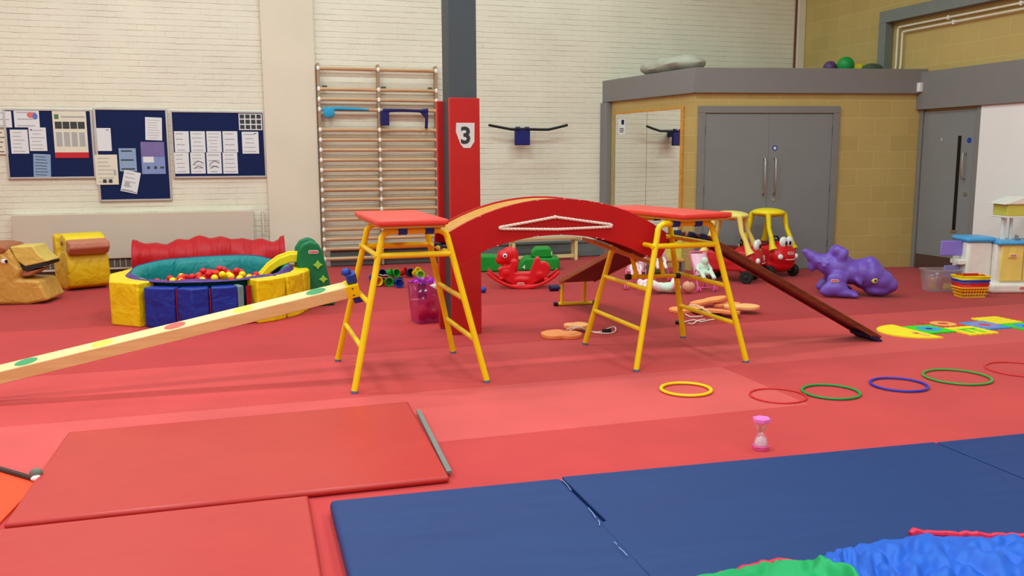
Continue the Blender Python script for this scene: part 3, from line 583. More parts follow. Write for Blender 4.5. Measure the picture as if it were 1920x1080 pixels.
# chips along edges
q = B()
R = random.Random(3)
for arcpts in (arc(OA, OB, OC, 60, dr=-.003), arc(IC, IB, IA, 60, dr=.003)):
    for i in R.sample(range(58), 9):
        a, b = arcpts[i], arcpts[i+1]; q.box(((a[0]+b[0])/2, VNr-.0225, (a[1]+b[1])/2), (R.uniform(.006, .022), .001, R.uniform(.002, .005)))
q.build('paint_chips', mat('chipped_primer', (244, 190, 170), .8), br)

# ================================================================== BALANCE BEAM
p1 = Vector((.775, 6.1, .615)); p0 = Vector((-2.02, 6.1, .06)); d = (p1-p0); Lb = d.length; th = math.atan2(d.z, d.x)
bm = thing('balance_beam', 'pale wooden balance beam with coloured spots sloping up to the left trestle', 'balance beam', (0, 0, 0))
Rb = Matrix.Rotation(math.radians(14), 3, d.normalized())
BMx = frame(p0, d, Rb @ Vector((0, 1, 0)), Rb @ Vector((-d.z, 0, d.x)))
B().box((Lb/2, 0, 0), (Lb-.09, .112, .088), BMx).build('beam', M['birch'], bm, bevel=.006)
spots = [(48, 681, 'green'), (192, 645, 'yellow'), (328, 611, 'red'), (455, 577, 'yellow'), (590, 541, 'green')]
for px, py, c in spots:
    dd = ray(px, py); n = BMx.to_3x3() @ Vector((0, 0, 1)); o_ = p0+n*.044; tt = (o_-Vector((0, 0, CAM_H))).dot(n)/dd.dot(n)
    hit = Vector((0, 0, CAM_H))+dd*tt; s_ = (hit-p0).dot(d.normalized())
    B().prism([(s_+.068*math.cos(a), .046*math.sin(a)) for a in [i*PI/14 for i in range(28)]], .0442, .0450, BMx).build('spot', {'green': mat('spot_green', (66, 150, 96), .5), 'yellow': mat('spot_yellow', (244, 210, 80), .5), 'red': mat('spot_red', (206, 92, 78), .5)}[c], bm)['label'] = f'{c} round spot'
br_ = B().box((Lb-.03, 0, 0), (.09, .12, .094), BMx).build('end_bracket', M['ybar'], bm, bevel=.004)
q = B()
for y in (-.0605,):
    for z in (-.025, .025): q.ell((Lb-.03, y, z), (.007, .003, .007), BMx, seg=8, rings=6)
q.build('bolts', M['greyd'], br_)
B().box((Lb-.02, 0, .085), (.07, .08, .07), BMx).ell((Lb-.045, 0, .13), (.035, .035, .03), BMx).box((Lb+.0, 0, -.075), (.07, .09, .05), BMx).build('hook', M['blue'], bm, bevel=.01)

# ================================================================== PLANKS
def plank(p0, p1, wdir, w, th_, name, label, matf, extra=None):
    p0, p1, wdir = Vector(p0), Vector(p1), Vector(wdir); d = p1-p0; L_ = d.length; n = d.cross(wdir).normalized()
    if n.z < 0: n = -n
    Mx = frame(p0, d, wdir, n); t = thing(name, label, 'plank', (0, 0, 0))
    B().box((L_/2, 0, 0), (L_, w, th_), Mx).build('board', matf, t, bevel=.004)
    return t, Mx, L_
t, Mx, L_ = plank((3.42, 6.05, .905), (5.0, 5.98, .035), (0, 1, 0), .27, .024, 'sliding_plank', 'brown wooden plank sloping from the right trestle down to the floor', M['brown'])
B().box((L_/2, -.125, -.022), (L_-.1, .02, .022), Mx).box((L_/2, .125, -.022), (L_-.1, .02, .022), Mx).build('edge_rail', M['brown'], t, bevel=.003)
B().box((L_-.03, 0, -.03), (.12, .27, .035), Mx).build('end_stop', M['navy'], t, bevel=.008)
for y in (-.09, .09): B().box((.02, y, -.02), (.12, .06, .06), Mx).build('hook', M['navy'], t, bevel=.01)
B().box((L_*.55, 0, -.013), (L_*.8, .2, .004), Mx).build('underside_facing', M['darkred'], t)
t, Mx, L_ = plank((3.31, 8.33, .255), (3.33, 6.45, .885), (1, 0, 0), .38, .024, 'sloping_plank', 'dark red plank behind the bridge, low end on a yellow foot frame', M['darkred'])
B().box((L_/2, -.19, .0), (L_, .02, .045), Mx).box((L_/2, .19, .0), (L_, .02, .045), Mx).build('edge_rail', woodmat('rail_wood', (170, 104, 66), (146, 86, 52)), t, bevel=.004)
B().tube([(3.09, 8.36, .02), (3.5, 8.33, .02)], .018, 10).tube([(3.15, 8.35, .02), (3.15, 8.33, .25)], .017, 10).tube([(3.4, 8.35, .02), (3.4, 8.33, .25)], .017, 10).build('foot_frame', M['ybar'], t)
B().tube([(3.07, 8.36, .022), (3.11, 8.36, .022)], .022, 10).tube([(3.48, 8.335, .022), (3.52, 8.33, .022)], .022, 10).build('end_cap', M['navy'], t)
for y in (-.1, .1): B().box((L_, y, -.01), (.08, .07, .07), Mx).build('hook', M['navy'], t, bevel=.012)
o = B().tube([(0, 0, .035), (.1, 0, .035)], .035, 12).tube([(.1, 0, .035), (.13, 0, .035)], .015, 8).build('plastic_cap', M['navy'], None, fl(1031, 546)); tag(o, 'dark blue plastic cap on the floor behind the red rocker', 'cap')
o = B().ell((0, 0, .035), .036).build('small_ball', M['blue'], None, fl(906, 549)); tag(o, 'small blue ball on the floor right of the column', 'ball')

# ================================================================== HOOPS, TIMER
def hoop(px0, px1, py, rt, m, label, name='hoop'):
    c = fl((px0+px1)/2, py); D = c.dot(Vector((math.sin(YAW), math.cos(YAW), 0))); r = (px1-px0)/2/FPX*D-rt
    tag(B().tube([(r*math.cos(a), r*math.sin(a), rt+.001) for a in [i*PI/32 for i in range(64)]], rt, 8, closed=True, flat=.8).build(name, m, None, c), label, 'hoop', 'hoops in a line on the red floor')
hoop(1235, 1337, 733, .012, M['hy'], 'yellow hoop, the first of the hoops beside the right trestle')
hoop(1404, 1513, 743.5, .006, M['hr'], 'thin red hoop between the yellow hoop and a green one')
hoop(1502, 1613, 737, .009, M['hg'], 'green hoop touching the thin red hoop')
hoop(1631, 1739, 723.5, .009, M['hb'], 'blue hoop lying between two green hoops')
hoop(1732, 1856, 709, .009, M['hg2'], 'larger green hoop to the right of the blue hoop')
hoop(1851, 1975, 694, .006, M['hr'], 'thin red hoop cut off at the right picture edge')
tm = thing('sand_timer', 'pink hourglass sand timer standing on the red carpet', 'sand timer', fl(1426, 842))
hexp = lambda r, ph=0: [(r*math.cos(i*PI/3+ph), r*math.sin(i*PI/3+ph)) for i in range(6)]
B().prism(hexp(.045, .2), 0, .018).prism(hexp(.047, .2), .014, .022).build('base', M['hgd'], tm, bevel=.003)
B().prism(hexp(.047, .2), .146, .168).build('cap', M['hgp'], tm, bevel=.003)
B().lathe([(.034, .02), (.035, .035), (.028, .06), (.016, .083), (.012, .09), (.016, .098), (.028, .122), (.034, .14), (.034, .147)], 20).build('glass_bulb', M['hglass'], tm)
B().lathe([(.029, .023), (.029, .036), (.02, .055), (.002, .068)], 16).build('sand', M['sandw'], tm)

# ================================================================== PARACHUTE
pa = thing('play_parachute', 'crumpled green and blue play parachute with red edging on the blue mat', 'parachute', (0, 0, 0))
def sheet(outline, depth, zmax, seed, nfreq=5.0, zb=TB+.012):
    O = [Vector(p) for p in outline]; n = len(O)-1
    def f(s, t):
        x = s*n; i = min(n-1, int(x)); P = O[i].lerp(O[i+1], x-i)
        Q = P+Vector((IT.x, IT.y, 0))*depth*t
        h = zmax*(1-math.exp(-t*9))*(.75+.25*math.sin(s*7+seed))
        w = (abs(noise.noise(Vector((s*nfreq*1.6+t*3, t*nfreq-s*3, seed))))-.2)*.06+noise.noise(Vector((s*nfreq*4+t*9, t*nfreq*2.2, seed+5)))*.022
        k = min(1, t*8); e = Vector((Q.x, Q.y, zb+h+max(-h*.8, w*k)))
        return e+Vector((0, noise.noise(Vector((s*30, 0, seed)))*.02*(1-k), 0))
    return f
ob = [fl(1530, 1050, .08), fl(1556, 1032, .08), fl(1600, 1022, .08), fl(1655, 1010, .08), fl(1720, 1002, .08), fl(1790, 1003, .08), fl(1850, 1005, .08), fl(1930, 1007, .08), fl(2050, 1012, .08)]
og = [fl(1235, 1105, .09), fl(1305, 1078, .09), fl(1400, 1050, .1), fl(1460, 1037, .1), fl(1505, 1037, .11), fl(1540, 1052, .11), fl(1590, 1090, .1)]
fb = sheet(ob, 1.0, .075, 2.3, 6.5); fg = sheet(og, .9, .11, 7.7, 3.5)
B().grid(fb, 130, 90).build('blue_panel', M['parab'], pa, ang=180)
B().grid(fg, 100, 80).build('green_panel', M['parag'], pa, ang=180)
eb = [fb(s/60, 0) for s in range(29, 61)]
B().tube([Vector(p)+Vector((0, .012, .004+.012*noise.noise(Vector((i*.45, 2, 3))))) for i, p in enumerate(eb)], [.011+.012*abs(noise.noise(Vector((i*.6, 0, 9)))) for i in range(len(eb))], 8).build('red_edging', M['parar'], pa)
eg = [fg(s/40, 0) for s in range(0, 40)]
B().tube([Vector(p)+Vector((0, .0, .0)) for p in eg], .008, 6).build('red_edging', M['parar'], pa)

# ================================================================== SOFT PLAY: pool, tunnel, ducks
pc = Vector((-.25, 9.16, 0)); RO, RI, HR = .88, .68, .385
pool = thing('ball_pool', 'round soft ball pool with yellow and blue padded blocks and teal lining', 'ball pool', pc)
blk = [(187, 228, 'syel'), (230, 250, 'sblue'), (251.5, 269, 'sblue'), (270.5, 285, 'sblue'), (285.3, 289, 'sgrey'), (296, 316, 'syel'), (318, 337, 'syel'), (339, 361, 'syel'), (3, 26, 'syel'), (28, 52, 'steal'), (54, 78, 'sblue'), (80, 104, 'sblue'), (106, 130, 'steal'), (132, 158, 'syel'), (160, 185, 'syel')]
cc = lambda r, a: (r*math.cos(a), r*math.sin(a))
for d0, d1_, c in blk:
    a0, a1 = math.radians(d0), math.radians(d1_); am = (a0+a1)/2; wd = d1_-d0
    ro = RO+(.05 if c == 'syel' else .015); bulge = .05 if (c == 'sblue' and 251 < d0 < 252) else .012
    hh = HR+(.02 if c == 'syel' else -.02)
    if wd > 8: P = [cc(RI+.05, a0), cc(RI+.05, a1), cc(ro, a1), cc(ro/math.cos((a1-a0)/2)*.99+bulge, am), cc(ro, a0)]
    else: P = [cc(RI+.05, a0), cc(RI+.05, a1), cc(ro, a1), cc(ro, a0)]
    B().prism(P, 0, hh).build('padded_block', M[c], pool, bevel=.014, bseg=3)
for k in (250.7, 269.8, 292.5): B().box((0, 0, 0), (.012 if k < 290 else .05, .012, HR-.03), Matrix.Translation((math.cos(math.radians(k))*(RO-.01), math.sin(math.radians(k))*(RO-.01), (HR-.03)/2)) @ Matrix.Rotation(math.radians(k+90), 4, 'Z')).build('red_strap', M['sred'], pool)
q = B()
def linerf(s, t):
    a = 2*PI*s; sag = noise.noise(Vector((math.cos(a)*2.5, math.sin(a)*2.5, 0)))
    back = .5+.5*math.sin(a)
    if t < .35: k = t/.35; r = RI+.06-.04*k; z = HR+.02+.07*back+.03*sag-.02*k
    else: k = (t-.35)/.65; r = RI+.0-.06*k; z = (HR+.0+.07*back+.03*sag)*(1-k)+.05*k
    return (r*math.cos(a), r*math.sin(a), z)
q.grid(linerf, 72, 10).build('liner', M['steal'], pool, solid=.008)
def rimf(s, t):
    a = 2*PI*s; sag = noise.noise(Vector((math.cos(a)*2.5, math.sin(a)*2.5, 0))); back = .5+.5*math.sin(a)
    r = RI+.06+.05*t; z = HR+.022+.07*back*(1-t)+.03*sag*(1-t)+.005-.012*t
    return (r*math.cos(a), r*math.sin(a), z)
B().grid(rimf, 72, 4).build('rim_flap', M['spur'], pool, solid=.006)
B().lathe([(RI-.05, .0), (RI-.05, .17)], 30).build('pool_base', M['sred'], pool)
R = random.Random(11); placed = []
for i in range(1200):
    if len(placed) >= 72: break
    a = R.uniform(0, 2*PI); rr = .56*math.sqrt(R.random()); x, y = rr*math.cos(a)+.0, rr*math.sin(a); z = .29+.12*math.exp(-((x-.05)**2+(y+.1)**2)/.13)+R.uniform(-.02, .03)
    if math.hypot(x, y) > .56: continue
    if all((x-b[0])**2+(y-b[1])**2+(z-b[2])**2 > .0667**2 for b in placed): placed.append((x, y, z))
proto = None; pal = [M['toyred'], M['hy'], mat('ball_orange_red', (222, 50, 26), .35)]
bmesh_ = {}
for i, (x, y, z) in enumerate(placed):
    ci = R.choice([0, 0, 0, 1, 1, 2])
    if ci not in bmesh_:
        o = B().ell((0, 0, 0), .034, seg=14, rings=10).build('pool_ball', pal[ci]); bmesh_[ci] = o
    else: o = bmesh_[ci].copy(); COL.objects.link(o)
    o.location = pc+Vector((x, y, z))
    o['label'] = 'small '+['red', 'yellow', 'orange-red'][ci]+' plastic ball heaped inside the ball pool'; o['category'] = 'ball'; o['group'] = ['red', 'yellow', 'orange-red'][ci]+' balls in the ball pool'
# tunnel
def tun(s, t):
    a = 2*PI*t; x = (s-.5)*1.84
    rid = abs((s*7) % 1-.5)*2; sag = .035*(1-rid)+.04*noise.noise(Vector((s*6, math.cos(a), math.sin(a)*1.3)))+.03*math.sin(s*9)*(.5+.5*math.sin(a))
    e = .25-sag*(1 if .03 < s < .97 else .2)
    return (x, math.cos(a)*e, .25+math.sin(a)*e+(-.02 if False else 0))
tn = thing('play_tunnel', 'crumpled red fabric play tunnel lying in front of the heater', 'play tunnel', (-.33, 12.02, 0))
B().grid(tun, 90, 36).build('fabric_tube', M['tunnel'], tn, ang=180)
for x in (-.92, .92): B().tube([(x, .25*math.cos(a), .25+.25*math.sin(a)) for a in [i*PI/18 for i in range(36)]], .008, 6, closed=True).build('end_ring', M['tunnel'], tn)
# rocking ducks
dk1 = thing('foam_duck_rocker', 'tan foam duck rocker facing right with an open dark beak', 'foam animal', fl(30, 572)+Vector((0, .25, 0)), -YAW+.12)
s_ = .00572
pr = lambda L: [((x-30)*s_, (572-y)*s_) for x, y in L]
body = pr([(-45, 570), (58, 572), (95, 565), (80, 528), (42, 526), (50, 508), (20, 475), (-10, 470), (-30, 500), (-60, 530)])
B().prism(body, -.24, .24, XZ(.0)).build('body', M['tan'], dk1, bevel=.03, bseg=3)
B().prism(pr([(-15, 462), (5, 461), (25, 464), (32, 474), (40, 490), (48, 506), (38, 522), (10, 520), (-20, 505), (-30, 480)]), -.23, .23, XZ(0)).build('head', M['tan'], dk1, bevel=.03, bseg=3)
B().prism(pr([(-16, 459), (5, 459), (26, 463), (31, 472), (8, 486), (-20, 498), (-30, 480)]), -.245, .245, XZ(0)).build('crown_cover', M['tand'], dk1, bevel=.03, bseg=3)
B().prism(pr([(30, 466), (70, 465), (78, 480), (94, 494), (54, 503), (40, 492)]), -.17, .17, XZ(0)).build('upper_beak', M['sand'], dk1, bevel=.012)
B().prism(pr([(42, 499), (55, 502), (94, 495), (92, 501), (56, 512), (48, 508)]), -.165, .165, XZ(0)).build('mouth', M['dark'], dk1)
B().prism(pr([(40, 506), (56, 512), (80, 508), (60, 520), (44, 522)]), -.15, .15, XZ(0)).build('lower_beak', M['rosy'], dk1, bevel=.01)
e = B().ell((pr([(24, 491)])[0][0], -.243, pr([(24, 491)])[0][1]), (.035, .008, .026)).build('eye', M['white2'], dk1)
B().ell((pr([(28, 491)])[0][0], -.25, pr([(28, 491)])[0][1]), (.016, .006, .018)).build('pupil', M['black'], e)
dk2 = thing('foam_duck_rocker', 'yellow foam duck rocker with a rosy brown beak by the heater', 'foam animal', fl(134, 546)+IT*-.3, math.atan2((IR*.66+IT*.75).y, (IR*.66+IT*.75).x))
# local: x forward (to the beak), extruded across y
bp = [(-.30, .10), (-.24, .03), (-.1, 0), (.12, 0), (.26, .05), (.3, .16), (.27, .36), (.22, .46), (.02, .46), (-.03, .40), (-.1, .36), (-.17, .42), (-.2, .62), (-.3, .64), (-.33, .35)]
B().prism(bp, -.23, .23, XZ(0)).build('body', M['dyel'], dk2, bevel=.025, bseg=3)
B().prism([(.0, .44), (.24, .44), (.26, .52), (.2, .62), (.08, .66), (.0, .64), (-.04, .54)], -.22, .22, XZ(0)).build('head', M['syel'], dk2, bevel=.02, bseg=3)
B().prism([(.2, .44), (.3, .42), (.38, .5), (.36, .57), (.22, .6)], -.22, .22, XZ(0)).build('beak', M['rosy'], dk2, bevel=.02, bseg=3)
for y in (-.235, .235): B().ell((.1, y, .55), (.03, .008, .03)).build('eye', M['tand'], dk2)

# toddler slide
sl = thing('toddler_slide', 'green and yellow toddler slide leaning into the ball pool', 'slide', (0, 0, 0))
def pan(v, dx=0, dz=0): return [(.66+dx, .0), (.6+dx, .2+dz), (.57+dx, .45+dz), (.585+dx, .58+dz), (.63+dx, .65+dz), (.71+dx, .685+dz), (.79+dx, .655+dz), (.835+dx, .56+dz), (.88+dx, .35+dz), (.935+dx, .05), (.95+dx, .0)]
for v, dx in ((9.17, 0), (9.56, 0)):
    B().prism(pan(v, dx), 0, .07, XZ(v+.035)).build('side_panel', M['green'], sl, bevel=.03, bseg=4)
for i, z in enumerate((.12, .26, .39)): B().box((.8-.03*i, 9.37, z), (.12, .32, .05)).build('step', M['green'], sl, bevel=.015)
def chute(off): return [(.60, .53+off), (.5, .535+off), (.38, .50+off), (.27, .43+off), (.2, .35+off), (.16, .34+off)]
ch = thing; q = B()
cp = [(.64, .54), (.52, .545), (.4, .505), (.29, .43), (.21, .34), (.14, .315)]
q.prism(cp+[(x, z-.09) for x, z in cp[::-1]], -.02, .02, XZ(9.24)).prism(cp+[(x, z-.09) for x, z in cp[::-1]], -.02, .02, XZ(9.5))
q.prism([(x, z-.05) for x, z in cp]+[(x, z-.08) for x, z in cp[::-1]], -.13, .13, XZ(9.37))
q.build('chute', M['yslide'], sl, bevel=.01)
PF = frame((0, 9.17-.037, 0), (1, 0, 0), (0, 0, 1), (0, -1, 0))
plaque(sl, PF @ Matrix.Translation((.74, .565, 0)), .1)
star = lambda cx, cz, r: [(cx+(r if i % 2 == 0 else r*.55)*math.cos(i*PI/4), cz+(r if i % 2 == 0 else r*.55)*math.sin(i*PI/4)) for i in range(8)]
B().prism(star(.78, .43, .05), 0, .01, PF).build('star_grip', M['lime'], sl, bevel=.003); B().prism(star(.83, .28, .045), 0, .01, PF).build('star_grip', M['lime'], sl, bevel=.003)

# ================================================================== TOY HEAP, BIN
cupm = {}
def cup(px, py, z, cname, tilt, az, r=.052):
    m = {'green': M['foamgreen'], 'blue': M['blue'], 'navy': M['navy'], 'red': M['toyred'], 'yellow': M['yslide'], 'lime': M['lime']}[cname]
    t = B().lathe([(r*.8, 0), (r, .085), (r*1.08, .09), (r*.9, .092), (r*.7, .012)], 16).build('stilt_cup', m, None, fl(px, py, z), rot=(tilt, 0, az)); return t
M['foamgreen'] = mat('cup_green', (20, 150, 40), .4)
heap = [(704, 528, 'yellow', 1.4, .3, 'at the left end'), (717, 527, 'red', 1.5, -.2, 'near the left'), (726, 528, 'green', 1.5, .1, 'in the front middle'), (741, 528, 'navy', 1.5, .5, 'right of a green one'), (752, 530, 'blue', 1.5, -.4, 'near the pink bin'),
        (712, 516, 'navy', 1.2, .3, 'behind a red one'), (722, 514, 'green', 1.3, 1.2, 'at the back left'), (737, 513, 'green', 1.4, .4, 'at the back middle'), (750, 512, 'red', 1.2, 1.0, 'at the back near navy'), (765, 512, 'navy', 1.4, .2, 'at the back right'), (777, 513, 'yellow', 1.1, .6, 'behind the pink bin'), (784, 516, 'lime', 1.4, .2, 'furthest right'), (697, 520, 'blue', 1.5, .2, 'behind the trestle leg')]
for px, py, c, ti, az, wh_ in heap:
    o = cup(px, py, .052, c, ti, az); tag(o, f'{c} plastic cup in the toy heap by the wall bars, {wh_}', 'toy cup', 'heap of coloured cups')
def rope_on_floor(pts, r, name, label, m=None):
    P = [fl(x, y, r+.004) if len(q_) == 2 else fl(x, y, q_[2]) for q_ in pts for x, y in [q_[:2]]]
    # smooth
    S_ = []
    for i in range(len(P)-1):
        a = P[max(0, i-1)]; b = P[i]; c = P[i+1]; d_ = P[min(len(P)-1, i+2)]
        for k in range(6):
            t = k/6; S_.append(.5*((2*b)+(c-a)*t+(2*a-5*b+4*c-d_)*t*t+(3*b-a-3*c+d_)*t**3))
    S_.append(P[-1]); return tag(B().tube(S_, r, 6).build(name, m or M['rope']), label, 'rope')
rope_on_floor([(700, 530), (712, 534), (726, 530), (742, 532)], .005, 'cord', 'thin pale cord in front of the heaped cups')
rope_on_floor([(704, 512), (716, 516, .1), (725, 516, .11), (734, 520)], .005, 'cord', 'thin pale cord looped over the heaped cups')
bn = thing('toy_bin', 'clear magenta toy bin topped with purple tinsel beside the column', 'toy bin', (1.655, 7.93, 0), .12)
B().add([(x*k, y*k, z) for z, k in ((.0, .115), (.36, .14)) for x, y in ((-1, -1), (1, -1), (1, 1), (-1, 1))], [(3, 2, 1, 0), (0, 1, 5, 4), (1, 2, 6, 5), (2, 3, 7, 6), (3, 0, 4, 7)]).build('bin_shell', M['bin'], bn, solid=.004)
B().tube([(.14*a, .14*b, .36) for a, b in ((-1, -1), (1, -1), (1, 1), (-1, 1))], .007, 6, closed=True).build('bin_rim', M['bin'], bn)
for i, (x, y, z, r) in enumerate(((-.045, -.03, .085, .062), (.055, -.02, .08, .058), (.0, .06, .07, .05), (.03, -.0, .17, .05))):
    tag(B().ell((0, 0, 0), r).build('soft_ball', M['toyred'], None, (1.655+x, 7.93+y, z)), f'red soft ball inside the magenta bin, {["front left","front right","back bottom","upper"][i]}', 'ball', 'balls in the magenta bin')
tag(B().box((0, 0, 0), (.075, .05, .14)).build('black_beanbag', M['black'], None, (1.60, 7.86, .30), bevel=.015), 'black soft toy near the top of the magenta bin', 'toy')
tag(B().add([(-.05, 0, .02), (.02, -.01, -.03), (.08, 0, -.02), (.08, .01, .03), (.0, 0, .035)], [(0, 1, 2, 3, 4)]).build('white_card', M['white'], None, (1.70, 7.765, .345), solid=.006), 'folded white card poking out of the magenta bin', 'card')
q = B(); R = random.Random(5)
for i in range(130):
    a = R.uniform(0, 2*PI); rr = .12*math.sqrt(R.random()); c = Vector((rr*math.cos(a)*1.1-.02, rr*math.sin(a), .375+R.uniform(-.01, .03))); dd = Vector((R.uniform(-1, 1), R.uniform(-1, 1), R.uniform(-.4, .8))).normalized()*.028
    q.tube([c, c+dd], .004, 4)
o = q.build('tinsel_garland', M['tinsel'], None, (1.655, 7.93, 0)); tag(o, 'shiny purple tinsel garland bunched on top of the magenta bin', 'tinsel'); o['kind'] = 'stuff'
tag(B().prism([(0, 0), (.03, 0), (.015, .18)], 0, .01, frame((0, 0, 0), (1, 0, 0), (0, .05, 1), (0, -1, 0))).build('paper_strip', M['white'], None, fl(826, 607)), 'thin white paper strip standing between magenta bin and column', 'paper')

# ================================================================== BACK FLOOR: bench, green foam, rocker
bc = thing('wooden_bench', 'low pale wooden bench against the far brick wall', 'bench', (4.33, 12.2, 0))
B().box((0, 0, .325), (1.08, .22, .035)).build('seat', M['pine'], bc, bevel=.005)
for x in (-.5, .47): B().box((x, -.07, .155), (.045, .03, .31)).box((x, .07, .155), (.045, .03, .31)).box((x, 0, .28), (.04, .14, .04)).build('leg_frame', M['birch'], bc, bevel=.004)
B().box((0, 0, .06), (.95, .04, .05)).build('stretcher', M['birch'], bc, bevel=.004)
p = fl(921, 510); o = B().prism([(-.19, 0), (.16, 0), (.22, .12), (.17, .21), (-.19, .22)], -.16, .16, XZ(0)).build('foam_block', M['gfoam'], None, p+Vector((0, .16, 0)), -YAW, bevel=.02); tag(o, 'green foam block by itself, left of the red rocking horse', 'foam block')
gs = thing('foam_step', 'two-tier green foam step with white numbers behind the rocking horse', 'foam block', fl(1022, 508)+Vector((0, .25, 0)), -YAW)
B().prism([(-.3, 0), (.27, 0), (.27, .15), (.24, .17), (-.19, .17), (-.26, .1)], -.22, .22, XZ(0)).build('lower_block', M['gfoam'], gs, bevel=.02)
B().prism([(-.1, .17), (.17, .17), (.18, .25), (.14, .3), (-.05, .3), (-.11, .23)], -.18, .18, XZ(0)).build('upper_block', M['gfoam'], gs, bevel=.02)
text('number_four', '4', .07, frame((-.21, -.235, .05), (1, 0, 0), (0, 0, 1), (0, -1, 0)), M['white2'], gs, .003, .002)
text('number_one', '1', .07, frame((.165, -.2, .23), (1, 0, 0), (0, 0, 1), (0, -1, 0)), M['white2'], gs, .003, .002)

def rocker():
    c = fl(985, 541)+Vector((0, .1, 0))
    t = thing('rocking_horse', 'red plastic rocking horse with a round white eye', 'rocking horse', c, -YAW)
    k = .000845; X = lambda x: (x-760)*k; Z = lambda y: (905-y)*k
    def P(x, y): return (X(x), Z(y))
    b = B()
    sil = [P(450, 680), P(410, 640), P(490, 600), P(585, 590), P(600, 520), P(690, 520), P(690, 600), P(640, 690), P(740, 690), P(860, 690), P(900, 580), P(940, 480), P(995, 480), P(1005, 545), P(1070, 540), P(1130, 600), P(1130, 680), P(1080, 760), P(900, 850), P(740, 880), P(560, 830), P(440, 740)]
    b.prism(sil, -.075, .075, XZ(0))
    b.ell((X(505), 0, Z(475)), (.09, .065, .088)).ell((X(570), 0, Z(450)), (.085, .065, .1)).ell((X(635), 0, Z(460)), (.06, .05, .1)).ell((X(640), 0, Z(570)), (.055, .06, .13))
    b.ell((X(455), 0, Z(520)), (.06, .055, .055)).ell((X(1060), 0, Z(640)), (.075, .07, .085)).ell((X(530), 0, Z(690)), (.09, .09, .09)).ell((X(990), 0, Z(720)), (.09, .09, .08))
    b.ell((X(750), 0, Z(790)), (.16, .1, .07))
    b.build('body', M['toyred'], t, remesh=.009, sm=10)
    rk = arc((X(262), Z(690)), (X(740), Z(905)), (X(1268), Z(690)), 24); rk2 = arc((X(285), Z(655)), (X(740), Z(862)), (X(1250), Z(650)), 24)[::-1]
    for y in (-.135, .135): B().prism(rk+rk2, -.02, .02, XZ(y)).build('rocker_rail', M['toyred'], t, bevel=.01, bseg=3)
    B().box((0, 0, .035), (.3, .25, .03)).box((-.25, 0, .12), (.05, .25, .03)).box((.27, 0, .11), (.05, .25, .03)).build('cross_piece', M['toyred'], t, bevel=.01)
    for y in (-1, 1):
        e = B().ell((X(518), y*.064, Z(455)), (.026, .012, .028)).build('eye', M['white2'], t)
        B().ell((X(518), y*.074, Z(455)), (.013, .006, .014)).build('pupil', M['black'], e)
    plaque(t, frame((X(732), -.1565, Z(845)+.015), (1, 0, 0), (0, 0, 1), (0, -1, 0)), .08)
rocker()

# ================================================================== COUPES
def coupe(label, loc, ang, red, yel, bright):
    t = thing('ride_on_car', label, 'toy car', loc, ang); b = B()
    b.ell((.0, 0, .27), (.36, .2, .15)).ell((.2, 0, .31), (.19, .185, .14)).ell((-.2, 0, .28), (.2, .19, .16)).box((0, 0, .26), (.62, .36, .24)).ell((.27, 0, .27), (.13, .2, .14))
    for sx in (.24, -.23): b.ell((sx, 0, .16), (.12, .2, .09))
    b.build('body', red, t, remesh=.013, sm=12)
    # no cabin opening is cut; a dark red cap paints its shade
    B().ell((-.03, 0, .405), (.15, .14, .03)).build('opening_shade', M['darkred'], t)
    rf = B().ell((-.02, 0, .80), (.235, .2, .06)).box((-.02, 0, .79), (.34, .3, .05)).build('roof', yel, t, remesh=.01)
    for sx, top, bot in ((1, .13, .25), (-1, -.17, -.26)):
        for sy in (-1, 1):
            P = [(bot+.03*sx, sy*.17, .35), (bot, sy*.165, .41), (bot-.03*sx, sy*.155, .5), (top+.03*sx, sy*.145, .62), (top, sy*.135, .79)]
            B().tube(P, [.055, .038, .03, .028, .034], 10).build('pillar', yel, t)
    for sx in (.25, -.22):
        for sy in (-1, 1):
            w = B().lathe([(.03, -.035), (.07, -.035), (.078, -.02), (.078, .02), (.07, .035), (.03, .035)], 20, frame((sx, sy*.2, .079), (1, 0, 0), (0, 0, 1), (0, -1, 0))).build('wheel', M['rubber'], t, ang=60)
            B().ell((sx, sy*.238, .079), (.025, .008, .025)).build('hub', M['rubber'], w)
        B().tube([(sx, -.2, .079), (sx, .2, .079)], .012, 8).build('axle', M['greyd'], t)
    B().tube([(.13, .055*math.cos(a), .46+.05*math.sin(a)) for a in [i*PI/10 for i in range(20)]], .01, 6, closed=True).tube([(.13, 0, .46), (.16, 0, .41)], .012, 6).tube([(.13, -.05, .46), (.13, .05, .46)], .008, 6).build('steering_wheel', M['black'], t)
    # face on the bonnet
    ey = B()
    for sy in (-1, 1): ey.ell((.32, sy*.047, .45), (.038, .062, .07))
    e = ey.build('eyes', M['white2'], t, remesh=.008)
    for sy in (-1, 1): B().ell((.355, sy*.033+.0, .438), (.008, .018, .028)).build('pupil', M['black'], e)
    FX = frame((.408, 0, 0), (0, 1, 0), (0, 0, 1), (1, 0, 0))
    for sy in (-1, 1): B().ell((.37-.01, sy*.125, .27), (.03, .036, .036)).build('headlight', M['white2'], t)
    plaque(t, FX @ Matrix.Translation((0, .315, -.004)) @ Matrix.Rotation(-.25, 4, 'X'), .1)
    B().tube([(.412-.14*(y*2.2)**2-.004, y, .235+.9*y*y) for y in [(-.075+.015*i) for i in range(11)]], .005, 6).build('smile', M['white2'], t)
    return t
def dirang(r_, t_): v = IR*r_+IT*t_; return math.atan2(v.y, v.x)
coupe('red ride-on toy car with bright yellow roof and smiling face toward the viewer', fl(1438, 515)+Vector((0, .0, 0)), dirang(.45, .9), M['toyred'], M['toyyelB'], True)
